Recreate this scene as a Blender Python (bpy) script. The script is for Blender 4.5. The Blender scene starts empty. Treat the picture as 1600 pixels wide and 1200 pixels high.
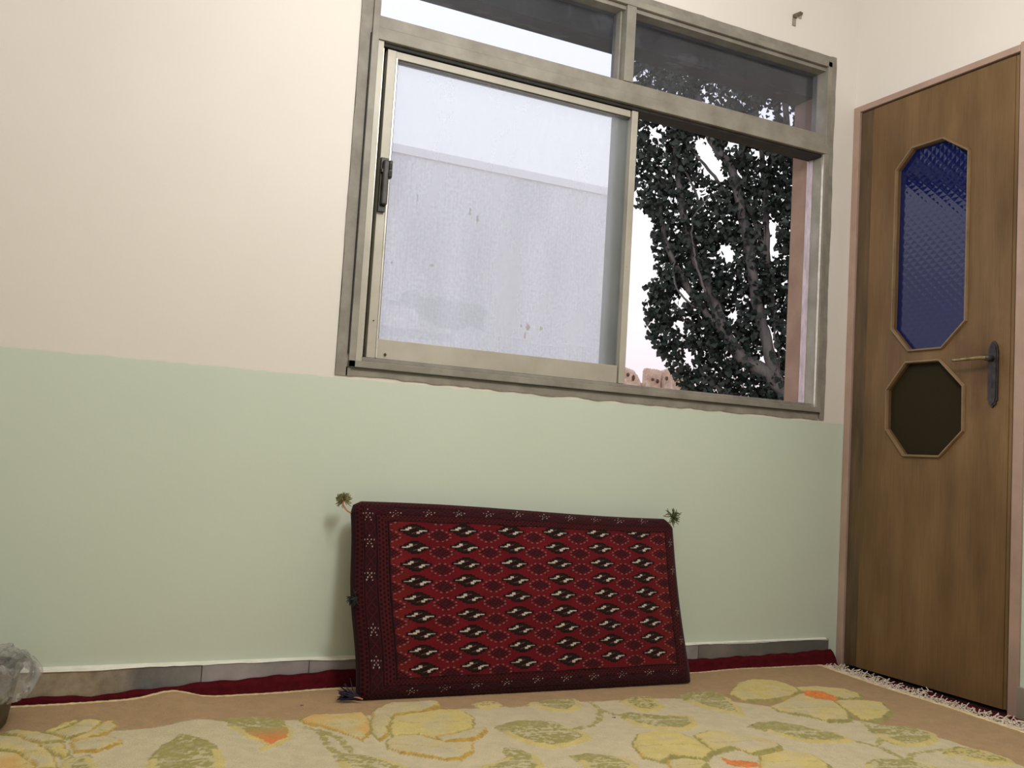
import bpy, bmesh, math, random
import numpy as np
from mathutils import Vector, Matrix
random.seed(7); rng = np.random.default_rng(11)
scene = bpy.context.scene
COL = scene.collection

# ---------------------------------------------------------------- camera, sky, lamps, exposure
cam_d = bpy.data.cameras.new('camera'); cam = bpy.data.objects.new('camera', cam_d); COL.objects.link(cam)
cam_d.sensor_width = 36.0; cam_d.lens = 36.0 * 1500 / 1600; cam_d.clip_end = 2000; cam_d.clip_start = .02
YAW, PITCH, ROLL = 0.4589, 0.0752, 0.0600
fw = Vector((math.sin(YAW)*math.cos(PITCH), math.cos(YAW)*math.cos(PITCH), math.sin(PITCH)))
rt = fw.cross(Vector((0, 0, 1))).normalized(); up = rt.cross(fw)
r2 = rt*math.cos(ROLL) + up*math.sin(ROLL); u2 = -rt*math.sin(ROLL) + up*math.cos(ROLL)
cm = Matrix((r2, u2, -fw)).transposed().to_4x4(); cm.translation = Vector((-2.6094, -2.561, 0.674))
cam.matrix_world = cm
scene.camera = cam

world = bpy.data.worlds.new('sky'); scene.world = world; world.use_nodes = True
wn = world.node_tree; wn.nodes.clear()
wo = wn.nodes.new('ShaderNodeOutputWorld'); wb = wn.nodes.new('ShaderNodeBackground')
tc = wn.nodes.new('ShaderNodeTexCoord'); sx = wn.nodes.new('ShaderNodeSeparateXYZ'); rp = wn.nodes.new('ShaderNodeValToRGB')
wn.links.new(tc.outputs['Generated'], sx.inputs[0]); wn.links.new(sx.outputs['Z'], rp.inputs[0])
rp.color_ramp.elements[0].position = 0.0; rp.color_ramp.elements[0].color = (.66, .57, .60, 1)
rp.color_ramp.elements[1].position = .6; rp.color_ramp.elements[1].color = (.93, .95, 1.0, 1)
e = rp.color_ramp.elements.new(.10); e.color = (.68, .61, .64, 1)
e = rp.color_ramp.elements.new(.25); e.color = (.85, .83, .86, 1)
wn.links.new(rp.outputs[0], wb.inputs[0]); wb.inputs[1].default_value = SKY = 1.5
wn.links.new(wb.outputs[0], wo.inputs[0])

def area_light(name, loc, size, power, color, target=None):
    d = bpy.data.lights.new(name, 'AREA'); d.shape = 'DISK'; d.size = size; d.energy = power; d.color = color
    o = bpy.data.objects.new(name, d); COL.objects.link(o); o.location = loc
    if target is not None:
        o.rotation_euler = (Vector(target) - Vector(loc)).to_track_quat('-Z', 'Y').to_euler()
    return o
bulb_d = bpy.data.lights.new('room_bulb', 'POINT'); bulb_d.energy = 70; bulb_d.color = (1.0, .995, .985); bulb_d.shadow_soft_size = .22
bulb = bpy.data.objects.new('room_bulb', bulb_d); COL.objects.link(bulb); bulb.location = (-1.58, -1.50, 2.12)

scene.view_settings.view_transform = 'Standard'; scene.view_settings.look = 'None'
scene.view_settings.exposure = 0.0; scene.view_settings.gamma = 1.0
scene.view_settings.use_curve_mapping = False

# ---------------------------------------------------------------- helpers
def lin(r, g, b):
    f = lambda c: (c/255/12.92) if c <= 10.3 else ((c/255+.055)/1.055)**2.4
    return (f(r), f(g), f(b), 1.0)

def base_mat(name, col, rough=.6, metal=0.0, spec=.5):
    m = bpy.data.materials.new(name); m.use_nodes = True
    b = m.node_tree.nodes['Principled BSDF']
    b.inputs['Base Color'].default_value = col; b.inputs['Roughness'].default_value = rough
    b.inputs['Metallic'].default_value = metal; b.inputs['Specular IOR Level'].default_value = spec
    return m, m.node_tree, b

def noise(nt, scale, detail=4, rough=.5, mapping=None, coord='Object'):
    t = nt.nodes.new('ShaderNodeTexCoord'); n = nt.nodes.new('ShaderNodeTexNoise')
    n.inputs['Scale'].default_value = scale; n.inputs['Detail'].default_value = detail; n.inputs['Roughness'].default_value = rough
    if mapping:
        mp = nt.nodes.new('ShaderNodeMapping'); mp.inputs['Scale'].default_value = mapping
        nt.links.new(t.outputs[coord], mp.inputs[0]); nt.links.new(mp.outputs[0], n.inputs[0])
    else: nt.links.new(t.outputs[coord], n.inputs[0])
    return n

def ramp(nt, src, stops):
    r = nt.nodes.new('ShaderNodeValToRGB'); nt.links.new(src, r.inputs[0])
    els = r.color_ramp.elements
    while len(els) < len(stops): els.new(.5)
    for e, (p, c) in zip(els, stops): e.position = p; e.color = c
    return r

def bump(nt, b, src, strength=.2, dist=.002):
    bp = nt.nodes.new('ShaderNodeBump'); bp.inputs['Strength'].default_value = strength; bp.inputs['Distance'].default_value = dist
    nt.links.new(src, bp.inputs['Height']); nt.links.new(bp.outputs[0], b.inputs['Normal']); return bp

def mottled(name, c1, c2, scale=8, rough=.6, metal=0, bstr=.15, bscale=120, bdist=.001, mapping=None, spec=.5, lo=.35, hi=.65):
    m, nt, b = base_mat(name, c1, rough, metal, spec)
    n = noise(nt, scale, 6, .6, mapping); r = ramp(nt, n.outputs['Fac'], [(lo, c1), (hi, c2)])
    nt.links.new(r.outputs[0], b.inputs['Base Color'])
    if bstr:
        n2 = noise(nt, bscale, 3, .5, mapping); bump(nt, b, n2.outputs['Fac'], bstr, bdist)
    return m

def vcol_mat(name, rough=.95, bscale=500, bstr=.5, bdist=.002, sheen=0.0):
    m, nt, b = base_mat(name, (1, 1, 1, 1), rough, 0, .1)
    a = nt.nodes.new('ShaderNodeAttribute'); a.attribute_name = 'Col'
    n = noise(nt, bscale, 2, .5)
    r = ramp(nt, n.outputs['Fac'], [(.25, (.78, .78, .78, 1)), (.75, (1.12, 1.12, 1.12, 1))])
    mx = nt.nodes.new('ShaderNodeMix'); mx.data_type = 'RGBA'; mx.blend_type = 'MULTIPLY'; mx.inputs['Factor'].default_value = 1
    nt.links.new(a.outputs['Color'], mx.inputs['A']); nt.links.new(r.outputs[0], mx.inputs['B'])
    nt.links.new(mx.outputs['Result'], b.inputs['Base Color'])
    bump(nt, b, n.outputs['Fac'], bstr, bdist)
    if sheen: b.inputs['Sheen Weight'].default_value = sheen
    return m

def setp(o, label=None, cat=None, group=None, kind=None):
    if label: o['label'] = label
    if cat: o['category'] = cat
    if group: o['group'] = group
    if kind: o['kind'] = kind
    return o

def empty(name, loc=(0, 0, 0), **k):
    o = bpy.data.objects.new(name, None); COL.objects.link(o); o.location = loc; o.empty_display_size = .05
    return setp(o, **k)

def link_mesh(name, me, mat, parent=None, **k):
    o = bpy.data.objects.new(name, me); COL.objects.link(o)
    if mat:
        for q in (mat if isinstance(mat, (list, tuple)) else [mat]): me.materials.append(q)
    if parent:
        o.parent = parent
        loc = Vector(parent.location); pp = parent.parent
        while pp: loc += Vector(pp.location); pp = pp.parent
        o.location = -loc if parent.type == 'EMPTY' else (0, 0, 0)
        if parent.type != 'EMPTY': o.location = (0, 0, 0)
    return setp(o, **k)

def from_bm(name, bm, mat, parent=None, smooth=False, **k):
    bmesh.ops.recalc_face_normals(bm, faces=bm.faces[:])
    me = bpy.data.meshes.new(name); bm.to_mesh(me); bm.free()
    if smooth: me.shade_smooth()
    return link_mesh(name, me, mat, parent, **k)

def bm_box(bm, x0, x1, y0, y1, z0, z1, bevel=0.0):
    r = bmesh.ops.create_cube(bm, size=1.0)
    for v in r['verts']:
        v.co = Vector(((x0+x1)/2 + v.co.x*(x1-x0), (y0+y1)/2 + v.co.y*(y1-y0), (z0+z1)/2 + v.co.z*(z1-z0)))
    if bevel:
        es = list({e for v in r['verts'] for e in v.link_edges})
        bmesh.ops.bevel(bm, geom=es, offset=bevel, segments=2, affect='EDGES', profile=.5)

def box(name, x0, x1, y0, y1, z0, z1, mat, parent=None, bevel=0.0, **k):
    bm = bmesh.new(); bm_box(bm, x0, x1, y0, y1, z0, z1, bevel)
    return from_bm(name, bm, mat, parent, **k)

def raw_mesh(name, V, F):
    me = bpy.data.meshes.new(name)
    V = np.asarray(V, dtype=np.float32); F = np.asarray(F, dtype=np.int32); n = F.shape[1]
    me.vertices.add(len(V)); me.vertices.foreach_set('co', V.ravel())
    me.loops.add(F.size); me.loops.foreach_set('vertex_index', F.ravel())
    me.polygons.add(len(F)); me.polygons.foreach_set('loop_start', np.arange(0, F.size, n, dtype=np.int32))
    me.polygons.foreach_set('loop_total', np.full(len(F), n, dtype=np.int32))
    me.update(calc_edges=True); me.validate(); return me

def grid_faces(nx, ny, off=0, flip=False):
    i = np.arange(nx-1)[None, :] + np.arange(ny-1)[:, None]*nx + off
    a = i.ravel(); f = np.stack([a, a+1, a+1+nx, a+nx], 1)
    return f[:, ::-1] if flip else f

def set_cols(me, C):
    a = me.color_attributes.new('Col', 'FLOAT_COLOR', 'POINT')
    c = np.ones((len(C), 4), dtype=np.float32); c[:, :3] = C; a.data.foreach_set('color', c.ravel())

def tube_bm(bm, pts, rad, seg=6):
    pts = [Vector(p) for p in pts]; n = len(pts)
    if not hasattr(rad, '__len__'): rad = [rad]*n
    prev = None; ref = Vector((0, 0, 1))
    rings = []
    for i, p in enumerate(pts):
        t = (pts[min(i+1, n-1)] - pts[max(i-1, 0)]).normalized()
        s = t.cross(ref)
        if s.length < .1: s = t.cross(Vector((1, 0, 0)))
        s.normalize(); q = s.cross(t)
        rings.append([bm.verts.new(p + (s*math.cos(2*math.pi*j/seg) + q*math.sin(2*math.pi*j/seg))*rad[i]) for j in range(seg)])
    for a, b in zip(rings, rings[1:]):
        for j in range(seg): bm.faces.new((a[j], a[(j+1) % seg], b[(j+1) % seg], b[j]))
    bm.faces.new(rings[0][::-1]); bm.faces.new(rings[-1])

def smooth_path(pts, n=6):
    pts = [Vector(p) for p in pts]; out = []
    for i in range(len(pts)-1):
        p0 = pts[max(i-1, 0)]; p1 = pts[i]; p2 = pts[i+1]; p3 = pts[min(i+2, len(pts)-1)]
        for k in range(n):
            t = k/n
            out.append(.5*((2*p1) + (p2-p0)*t + (2*p0-5*p1+4*p2-p3)*t*t + (3*p1-p0-3*p2+p3)*t**3))
    out.append(pts[-1]); return out

def pip(X, Y, poly):
    ins = np.zeros(X.shape, bool); n = len(poly)
    for i in range(n):
        x1, y1 = poly[i]; x2, y2 = poly[(i+1) % n]
        if y1 == y2: continue
        c = (y1 > Y) != (y2 > Y)
        ins ^= c & (X < (x2-x1)*(Y-y1)/(y2-y1) + x1)
    return ins

def pdist(X, Y, poly, closed=True):
    d = np.full(X.shape, 1e9); n = len(poly)
    for i in range(n if closed else n-1):
        x1, y1 = poly[i]; x2, y2 = poly[(i+1) % n]
        L = (x2-x1)**2 + (y2-y1)**2 + 1e-12
        t = np.clip(((X-x1)*(x2-x1) + (Y-y1)*(y2-y1))/L, 0, 1)
        d = np.minimum(d, np.hypot(X-x1-t*(x2-x1), Y-y1-t*(y2-y1)))
    return d

def vnoise(X, Y, s, seed=0):
    """smooth value noise in 0..1"""
    r = np.random.default_rng(seed); T = r.random((256, 256))
    x = X/s; y = Y/s; xi = np.floor(x).astype(int); yi = np.floor(y).astype(int)
    fx = x-xi; fy = y-yi; fx = fx*fx*(3-2*fx); fy = fy*fy*(3-2*fy)
    g = lambda a, b: T[(a) % 256, (b) % 256]
    return (g(xi, yi)*(1-fx)+g(xi+1, yi)*fx)*(1-fy) + (g(xi, yi+1)*(1-fx)+g(xi+1, yi+1)*fx)*fy

# ---------------------------------------------------------------- materials
def paint_wall(name, dado_z):
    m, nt, b = base_mat(name, (1, 1, 1, 1), .62, 0, .35)
    g = nt.nodes.new('ShaderNodeNewGeometry'); s = nt.nodes.new('ShaderNodeSeparateXYZ'); nt.links.new(g.outputs['Position'], s.inputs[0])
    n = nt.nodes.new('ShaderNodeTexNoise'); n.inputs['Scale'].default_value = 14; n.inputs['Detail'].default_value = 5; nt.links.new(g.outputs['Position'], n.inputs[0])
    a = nt.nodes.new('ShaderNodeMath'); a.operation = 'MULTIPLY_ADD'; a.inputs[1].default_value = .014; a.inputs[2].default_value = -dado_z-.007
    nt.links.new(n.outputs['Fac'], a.inputs[0])
    d = nt.nodes.new('ShaderNodeMath'); d.operation = 'ADD'; nt.links.new(a.outputs[0], d.inputs[0]); nt.links.new(s.outputs['Z'], d.inputs[1])
    k = nt.nodes.new('ShaderNodeMath'); k.operation = 'MULTIPLY_ADD'; k.inputs[1].default_value = 250; k.inputs[2].default_value = .5; k.use_clamp = True
    nt.links.new(d.outputs[0], k.inputs[0])
    n2 = nt.nodes.new('ShaderNodeTexNoise'); n2.inputs['Scale'].default_value = 1.7; n2.inputs['Detail'].default_value = 4; nt.links.new(g.outputs['Position'], n2.inputs[0])
    cg = ramp(nt, n2.outputs['Fac'], [(.3, (.585, .655, .55, 1)), (.7, (.615, .685, .58, 1))])
    cc = ramp(nt, n2.outputs['Fac'], [(.3, (.735, .685, .63, 1)), (.7, (.775, .73, .675, 1))])
    mx = nt.nodes.new('ShaderNodeMix'); mx.data_type = 'RGBA'; nt.links.new(k.outputs[0], mx.inputs['Factor'])
    nt.links.new(cg.outputs[0], mx.inputs['A']); nt.links.new(cc.outputs[0], mx.inputs['B'])
    nt.links.new(mx.outputs['Result'], b.inputs['Base Color'])
    n3 = nt.nodes.new('ShaderNodeTexNoise'); n3.inputs['Scale'].default_value = 22; n3.inputs['Detail'].default_value = 5; nt.links.new(g.outputs['Position'], n3.inputs[0])
    bump(nt, b, n3.outputs['Fac'], .25, .003)
    return m
M_wall = paint_wall('painted_plaster', .8605)
M_ceil = mottled('ceiling_paint', (.75, .71, .65, 1), (.78, .74, .68, 1), 3)
M_floor = mottled('floor_tile', (.35, .30, .25, 1), (.42, .37, .30, 1), 6)
M_alu = mottled('aged_aluminium', lin(152, 147, 136), lin(126, 121, 111), 9, .6, .1, .2, 60, .001, (1, 1, 1))
M_alu2 = mottled('clean_aluminium', lin(186, 181, 168), lin(166, 161, 148), 5, .5, .15, .1, 80, .0005)
M_flange = mottled('grey_painted_flange', lin(148, 143, 133), lin(126, 121, 112), 14, .7, 0, .4, 50, .002)
M_gasket_shade = mottled('black_gasket_shade', lin(28, 27, 26), lin(45, 42, 40), 30, .7, 0, .1)  # rubber black, also used for strips that stand in for gap shade
M_alu_dark = mottled('outer_sash_aluminium', lin(120, 122, 108), lin(100, 102, 92), 8, .5, .2, .1)
M_bright = mottled('bright_metal_edge', lin(225, 222, 212), lin(200, 196, 186), 20, .3, .5, .05)
M_black = mottled('black_plastic', lin(38, 36, 33), lin(60, 56, 50), 25, .45, 0, .15, 90)
M_mauve = mottled('whitewashed_strip', lin(205, 190, 200), lin(170, 158, 166), 25, .7, 0, .3, 80, .001, (3, 3, .7))
M_jamb = mottled('pink_brown_render', lin(152, 126, 110), lin(132, 107, 92), 6, .9, 0, .5, 60, .002)
M_soffit = mottled('shade_toned_soffit', lin(20, 20, 21), lin(92, 90, 88), 5, .9, 0, .4, 50, .003, (1, 2.4, 1), lo=.56, hi=.72)  # backlit shade is put into the dark tone; pale blotches are plaster
M_doorframe = mottled('mauve_door_frame', lin(178, 150, 136), lin(158, 132, 118), 5, .55, 0, .15, 60)

def glass_mat(name, tint, dirt, dirt_col, veil=0.0):
    m = bpy.data.materials.new(name); m.use_nodes = True; nt = m.node_tree; nt.nodes.clear()
    out = nt.nodes.new('ShaderNodeOutputMaterial'); tr = nt.nodes.new('ShaderNodeBsdfTransparent'); tr.inputs[0].default_value = tint
    gl = nt.nodes.new('ShaderNodeBsdfGlossy'); gl.inputs['Roughness'].default_value = 0.0
    df = nt.nodes.new('ShaderNodeBsdfDiffuse'); df.inputs[0].default_value = dirt_col
    fr = nt.nodes.new('ShaderNodeFresnel'); fr.inputs[0].default_value = 1.28
    m1 = nt.nodes.new('ShaderNodeMixShader'); m2 = nt.nodes.new('ShaderNodeMixShader')
    n = noise(nt, 9, 7, .65, (1, 1, .35)); r = ramp(nt, n.outputs['Fac'], [(.3, (dirt*.5,)*3+(1,)), (.8, (dirt*1.7,)*3+(1,))])
    nt.links.new(fr.outputs[0], m1.inputs[0]); nt.links.new(tr.outputs[0], m1.inputs[1]); nt.links.new(gl.outputs[0], m1.inputs[2])
    tl = nt.nodes.new('ShaderNodeBsdfTranslucent'); tl.inputs[0].default_value = (.93, .95, .98, 1)
    m3 = nt.nodes.new('ShaderNodeMixShader'); m3.inputs[0].default_value = veil; nt.links.new(m1.outputs[0], m3.inputs[1]); nt.links.new(tl.outputs[0], m3.inputs[2])
    nt.links.new(r.outputs[0], m2.inputs[0]); nt.links.new(m3.outputs[0], m2.inputs[1]); nt.links.new(df.outputs[0], m2.inputs[2])
    nt.links.new((m2 if dirt else tr).outputs[0], out.inputs[0]); return m
M_glass_sash = glass_mat('dusty_sash_glass', (.91, .925, .955, 1), .045, (.75, .77, .80, 1), .21)
M_glass_out = glass_mat('outer_sash_glass', (.97, .975, .98, 1), 0, (.7, .72, .72, 1))
M_glass_top = glass_mat('transom_glass', (.86, .87, .93, 1), .024, (.6, .64, .66, 1))

# ---------------------------------------------------------------- room shell
RX0, RY0, RZ = -3.75, -3.6, 2.78
WL, WR, WB, WT = -1.886, -.103, .872, 2.194      # window opening
def wall_with_hole(name, axis, a0, a1, t0, t1, z0, z1, ha0, ha1, hz0, hz1, mat):
    bm = bmesh.new()
    def bx(p0, p1, q0, q1):
        if p1-p0 < 1e-5 or q1-q0 < 1e-5: return
        if axis == 'x': bm_box(bm, p0, p1, t0, t1, q0, q1)
        else: bm_box(bm, t0, t1, p0, p1, q0, q1)
    bx(a0, ha0, z0, z1); bx(ha1, a1, z0, z1); bx(ha0, ha1, z0, hz0); bx(ha0, ha1, hz1, z1)
    return from_bm(name, bm, mat, kind='structure')
box('floor', RX0-.1, .0, RY0-.1, .0, -.1, 0, M_floor, kind='structure')
wall_with_hole('wall_back', 'x', RX0-.12, .0, 0, .07, -.1, RZ, WL, WR, WB, WT, M_wall)
wall_with_hole('wall_right', 'y', RY0-.12, .16, 0, .12, -.1, RZ, -.70, -.010, 0.0, 2.028, M_wall)
box('wall_left', RX0-.12, RX0, RY0, 0, 0, RZ, M_wall, kind='structure')
box('wall_front', RX0-.12, 0, RY0-.12, RY0, 0, RZ, M_wall, kind='structure')
box('ceiling', RX0-.12, .12, RY0-.12, .16, RZ, RZ+.12, M_ceil, kind='structure')
# outer masonry around the window: pinkish render, reveal on the right, low lintel soffit with shade in its colour
wall_with_hole('wall_outside', 'x', RX0-.12, 0, .071, .165, -3.0, RZ, WL+.03, -.140, WB+.028, 2.165, M_jamb)
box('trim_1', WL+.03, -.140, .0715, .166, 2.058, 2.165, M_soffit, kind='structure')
# dark room behind the door
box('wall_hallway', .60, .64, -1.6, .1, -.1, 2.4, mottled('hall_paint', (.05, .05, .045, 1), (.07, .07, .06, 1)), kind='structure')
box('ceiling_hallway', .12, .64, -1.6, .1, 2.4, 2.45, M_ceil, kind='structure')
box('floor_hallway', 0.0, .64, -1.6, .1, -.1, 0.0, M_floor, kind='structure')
box('wall_hallway_near', .12, .60, -1.64, -1.6, 0, 2.4, M_jamb, kind='structure')
box('wall_hallway_far', .12, .60, .1, .14, 0, 2.4, M_jamb, kind='structure')

# ragged painted edge round the window: thin strips with an uneven outer edge
def ragged_strip(name, p0, p1, outdir, w, jit, mat, parent, y=-.004, n=60, yb=0.0):
    bm = bmesh.new(); p0 = Vector(p0); p1 = Vector(p1); od = Vector(outdir)
    A = []; j = 0
    for i in range(n+1):
        j = j*.7 + random.uniform(-1, 1)*jit*.5
        p = p0.lerp(p1, i/n); q = p + od*(w + j)
        A.append([bm.verts.new((p.x, y, p.z)), bm.verts.new((q.x, y, q.z)), bm.verts.new((q.x, yb, q.z)), bm.verts.new((p.x, yb, p.z))])
    for a, b in zip(A, A[1:]):
        for k in range(4): bm.faces.new((a[k], a[(k+1) % 4], b[(k+1) % 4], b[k]))
    bm.faces.new(A[0]); bm.faces.new(A[-1][::-1])
    return from_bm(name, bm, mat, parent)

# ---------------------------------------------------------------- window
win = empty('window_1', (-1.0, 0, .9), kind='structure')
FL, FR, FB, FT = -1.852, -.127, .893, 2.170       # frame outer
ragged_strip('flange', (FL, 0, WB-.004), (FL, 0, WT+.02), (-1, 0, 0), .034, .002, M_flange, win)
ragged_strip('flange', (FR, 0, WB-.004), (FR, 0, WT), (1, 0, 0), .022, .003, M_flange, win)
ragged_strip('flange', (WL+.03, 0, FB), (WR-.03, 0, FB), (0, 0, -1), .026, .004, M_flange, win, n=140)
ragged_strip('flange', (FL, 0, FT), (FR, 0, FT), (0, 0, 1), .022, .002, M_flange, win, n=100)
wf = lambda n, *a, bevel=.0015, mat=M_alu: box(n, *a, mat, win, bevel)
# outer frame profile: stepped members
wf('frame_jamb', FL, -1.832, -.010, .070, FB, FT)
wf('frame_jamb', -1.831, -1.813, -.002, .070, .905, 1.83, mat=M_alu2)
wf('frame_jamb', -.146, FR, -.008, .070, FB, FT)
wf('jamb_bead', -.150, -.1465, -.004, .03, .90, 1.83, mat=M_bright)
wf('jamb_track', -.153, -.150, .006, .070, .90, 1.83)
wf('frame_head', FL, FR, -.008, .070, 2.150, FT)
wf('head_bead', FL, FR, .004, .070, 2.136, 2.149)
wf('frame_sill', FL, FR, -.010, .070, FB, .912)
wf('sill_track', -1.83, -.150, .004, .070, .9125, .924)
wf('sill_groove', FL+.01, FR-.01, -.0115, -.0095, .8905, .8935, bevel=0, mat=M_gasket_shade)
wf('jamb_gap', FL-.003, FL, -.0105, .0, .93, 1.84, bevel=0, mat=M_gasket_shade)
wf('transom_rail', FL, FR, -.004, .070, 1.862, 1.897)
wf('transom_rail', FL, FR, -.009, .070, 1.826, 1.861)
wf('transom_track', FL, FR-.02, .006, .070, 1.815, 1.8255, mat=M_gasket_shade)  # coloured black to give the shadow line under the rail
wf('mullion', -1.012, -.977, -.006, .070, 1.898, 2.150)
wf('mullion_step', -1.020, -1.0125, .022, .066, 1.898, 2.150)
wf('mullion_step', -.9765, -.969, .030, .066, 1.898, 2.150)
wf('transom_glass', FL+.004, -1.010, .044, .048, 1.895, 2.152, bevel=0, mat=M_glass_top)
wf('transom_glass', -.978, FR-.004, .044, .048, 1.895, 2.152, bevel=0, mat=M_glass_top)
wf('outer_strip', -.156, -.141, .046, .074, .905, 1.83, mat=M_mauve)

def sash(x0, x1, yf, yb, z0, z1, stile, top, bottom, m, gm, latch=False):
    s = empty('sliding_sash', (0, 0, 0)); s.parent = win; s.location = -Vector(win.location)
    def b(n, *a, mat=m, bevel=.0012):
        bm = bmesh.new(); bm_box(bm, *a, bevel); return from_bm(n, bm, mat, s)
    b('stile', x0, x0+stile, yf, yb, z0, z1); b('stile', x1-stile+.003, x1, yf-.004, yb, z0, z1)
    b('top_rail', x0+stile, x1-stile, yf+.002, yb, z1-top, z1); b('bottom_rail', x0+stile, x1-stile, yf+.002, yb, z0, z0+bottom)
    b('glass_pane', x0+stile-.002, x1-stile+.004, (yf+yb)/2+.003, (yf+yb)/2+.006, z0+bottom-.003, z1-top+.003, mat=gm, bevel=0)
    b('glazing_bead', x0+stile, x0+stile+.0045, yf-.002, yf+.006, z0+.002, z1-top, mat=M_bright, bevel=0)
    b('gasket', x0+stile+.0045, x0+stile+.0065, yf-.0005, yf+.006, z0+bottom, z1-top, mat=M_gasket_shade, bevel=0)
    b('gasket', x0+stile, x1-stile, yf, yf+.003, z1-top-.003, z1-top, mat=M_gasket_shade, bevel=0)
    return s
s1 = sash(-1.797, -.943, .010, .034, .925, 1.812, .026, .022, .056, M_alu2, M_glass_sash)
s2 = sash(-1.836, -.948, .042, .062, .925, 1.812, .065, .018, .050, M_alu_dark, M_glass_out)
# latch on the left stile
bm = bmesh.new()
bm_box(bm, -1.797, -1.776, -.002, .010, 1.338, 1.493, .001)
bm_box(bm, -1.793, -1.775, -.016, -.001, 1.356, 1.484, .004)
bm_box(bm, -1.778, -1.768, -.019, -.002, 1.432, 1.484, .003)
bm_box(bm, -1.797, -1.790, -.012, -.001, 1.448, 1.458, .001)
h = from_bm('latch_handle', bm, M_black, s1)
bm = bmesh.new(); bm_box(bm, -1.779, -1.769, -.0215, -.018, 1.436, 1.452, .001); bm_box(bm, -1.778, -1.770, -.0215, -.018, 1.458, 1.474, .001)
from_bm('latch_button', bm, M_gasket_shade, s1)
bm = bmesh.new()
for (x, z, r) in [(-1.742, .938, .0042), (-1.783, 1.03, .002), (-.958, 1.30, .0025)]:
    c = bmesh.ops.create_cone(bm, cap_ends=True, segments=12, radius1=r, radius2=r*.6, depth=.004, matrix=Matrix.Translation((x, .008, z)) @ Matrix.Rotation(math.pi/2, 4, 'X'))
from_bm('screw', bm, mottled('screw_steel', lin(110, 95, 70), lin(80, 72, 60), 50, .5, .6, 0), s1)
box('gap_shadow_strip', -1.812, -1.799, .045, .069, .925, 1.812, M_gasket_shade, win)
box('brush_seal', -1.8105, -1.8075, .012, .044, .925, 1.812, M_bright, win)

# ---------------------------------------------------------------- skirting
M_m1 = mottled('beige_marble', lin(178, 160, 140), lin(150, 134, 120), 7, .35, 0, .05)
M_m2 = mottled('grey_marble', lin(98, 97, 95), lin(132, 126, 120), 5, .3, 0, .05, lo=.45, hi=.72)
def two_tone():
    m, nt, b = base_mat('beige_to_grey_marble', (1, 1, 1, 1), .35, 0, .4)
    g = nt.nodes.new('ShaderNodeNewGeometry'); s = nt.nodes.new('ShaderNodeSeparateXYZ'); nt.links.new(g.outputs['Position'], s.inputs[0])
    n = noise(nt, 9, 5, .6); a = nt.nodes.new('ShaderNodeMath'); a.operation = 'MULTIPLY_ADD'; a.inputs[1].default_value = .22; nt.links.new(n.outputs['Fac'], a.inputs[0]); nt.links.new(s.outputs['X'], a.inputs[2])
    k = nt.nodes.new('ShaderNodeMapRange'); k.inputs['From Min'].default_value = -2.33; k.inputs['From Max'].default_value = -2.22; nt.links.new(a.outputs[0], k.inputs['Value'])
    k2 = nt.nodes.new('ShaderNodeMapRange'); k2.inputs['From Min'].default_value = -2.14; k2.inputs['From Max'].default_value = -2.06; nt.links.new(a.outputs[0], k2.inputs['Value'])
    n2 = noise(nt, 30, 5, .7); c1 = ramp(nt, n2.outputs['Fac'], [(.35, lin(140, 126, 104)), (.65, lin(172, 158, 136))]); c2 = ramp(nt, n2.outputs['Fac'], [(.35, lin(102, 102, 102)), (.65, lin(122, 121, 120))])
    mx = nt.nodes.new('ShaderNodeMix'); mx.data_type = 'RGBA'; nt.links.new(k.outputs[0], mx.inputs['Factor']); nt.links.new(c1.outputs[0], mx.inputs['A']); nt.links.new(c2.outputs[0], mx.inputs['B'])
    m2 = nt.nodes.new('ShaderNodeMix'); m2.data_type = 'RGBA'; nt.links.new(k2.outputs[0], m2.inputs['Factor']); nt.links.new(mx.outputs['Result'], m2.inputs['A']); m2.inputs['B'].default_value = lin(150, 146, 140)
    nt.links.new(m2.outputs['Result'], b.inputs['Base Color']); return m
M_tt = two_tone()
M_m3 = mottled('pale_grey_marble', lin(172, 164, 166), lin(130, 128, 130), 6, .3, 0, .05)
bb = empty('baseboard_back', (-1.8, 0, 0), kind='structure')
xs = [-3.75, -3.16, -2.62, -2.175, -1.90, -1.50, -1.10, -.62, -.055]
ms = [M_m2, M_m1, M_tt, M_m3, M_m3, M_m2, M_m3, M_m2]
for i, (a, b) in enumerate(zip(xs, xs[1:])):
    g = .0008
    box('skirting_tile', a+g, b-g, -.013 - .0008*(i % 2), 0, 0.001, .103+.001*math.sin(i*2.1), ms[i], bb, .001)
# ragged bead of white paint along the top of the skirting
def paint_bead(x0, x1, z, mat, n=200):
    bm = bmesh.new(); A = []; j = 0
    for i in range(n+1):
        j = j*.75 + random.uniform(-1, 1)*.0012
        x = x0+(x1-x0)*i/n
        A.append([bm.verts.new((x, -.0155, z-.001+j)), bm.verts.new((x, -.012, z+.004-.004*i/n)), bm.verts.new((x, 0, z+.0075-.004*i/n)), bm.verts.new((x, 0, z-.001+j))])
    for a, b in zip(A, A[1:]):
        for k in range(4): bm.faces.new((a[k], a[(k+1) % 4], b[(k+1) % 4], b[k]))
    bm.faces.new(A[0]); bm.faces.new(A[-1][::-1])
    return from_bm('paint_bead', bm, mat, bb)
M_bead = mottled('pale_paint_bead', lin(232, 230, 218), lin(214, 214, 198), 20, .6, 0, .2)
paint_bead(-3.7, -.06, .1035, M_bead)
box('baseboard_right', -.013, 0, RY0, -.702, 0.001, .100, mottled('grey_brown_marble', lin(150, 138, 124), lin(128, 120, 110), 6, .35, 0, .05), kind='structure')
box('baseboard_left', RX0, RX0+.013, RY0, -.014, 0.001, .100, M_m2, kind='structure')

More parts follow.
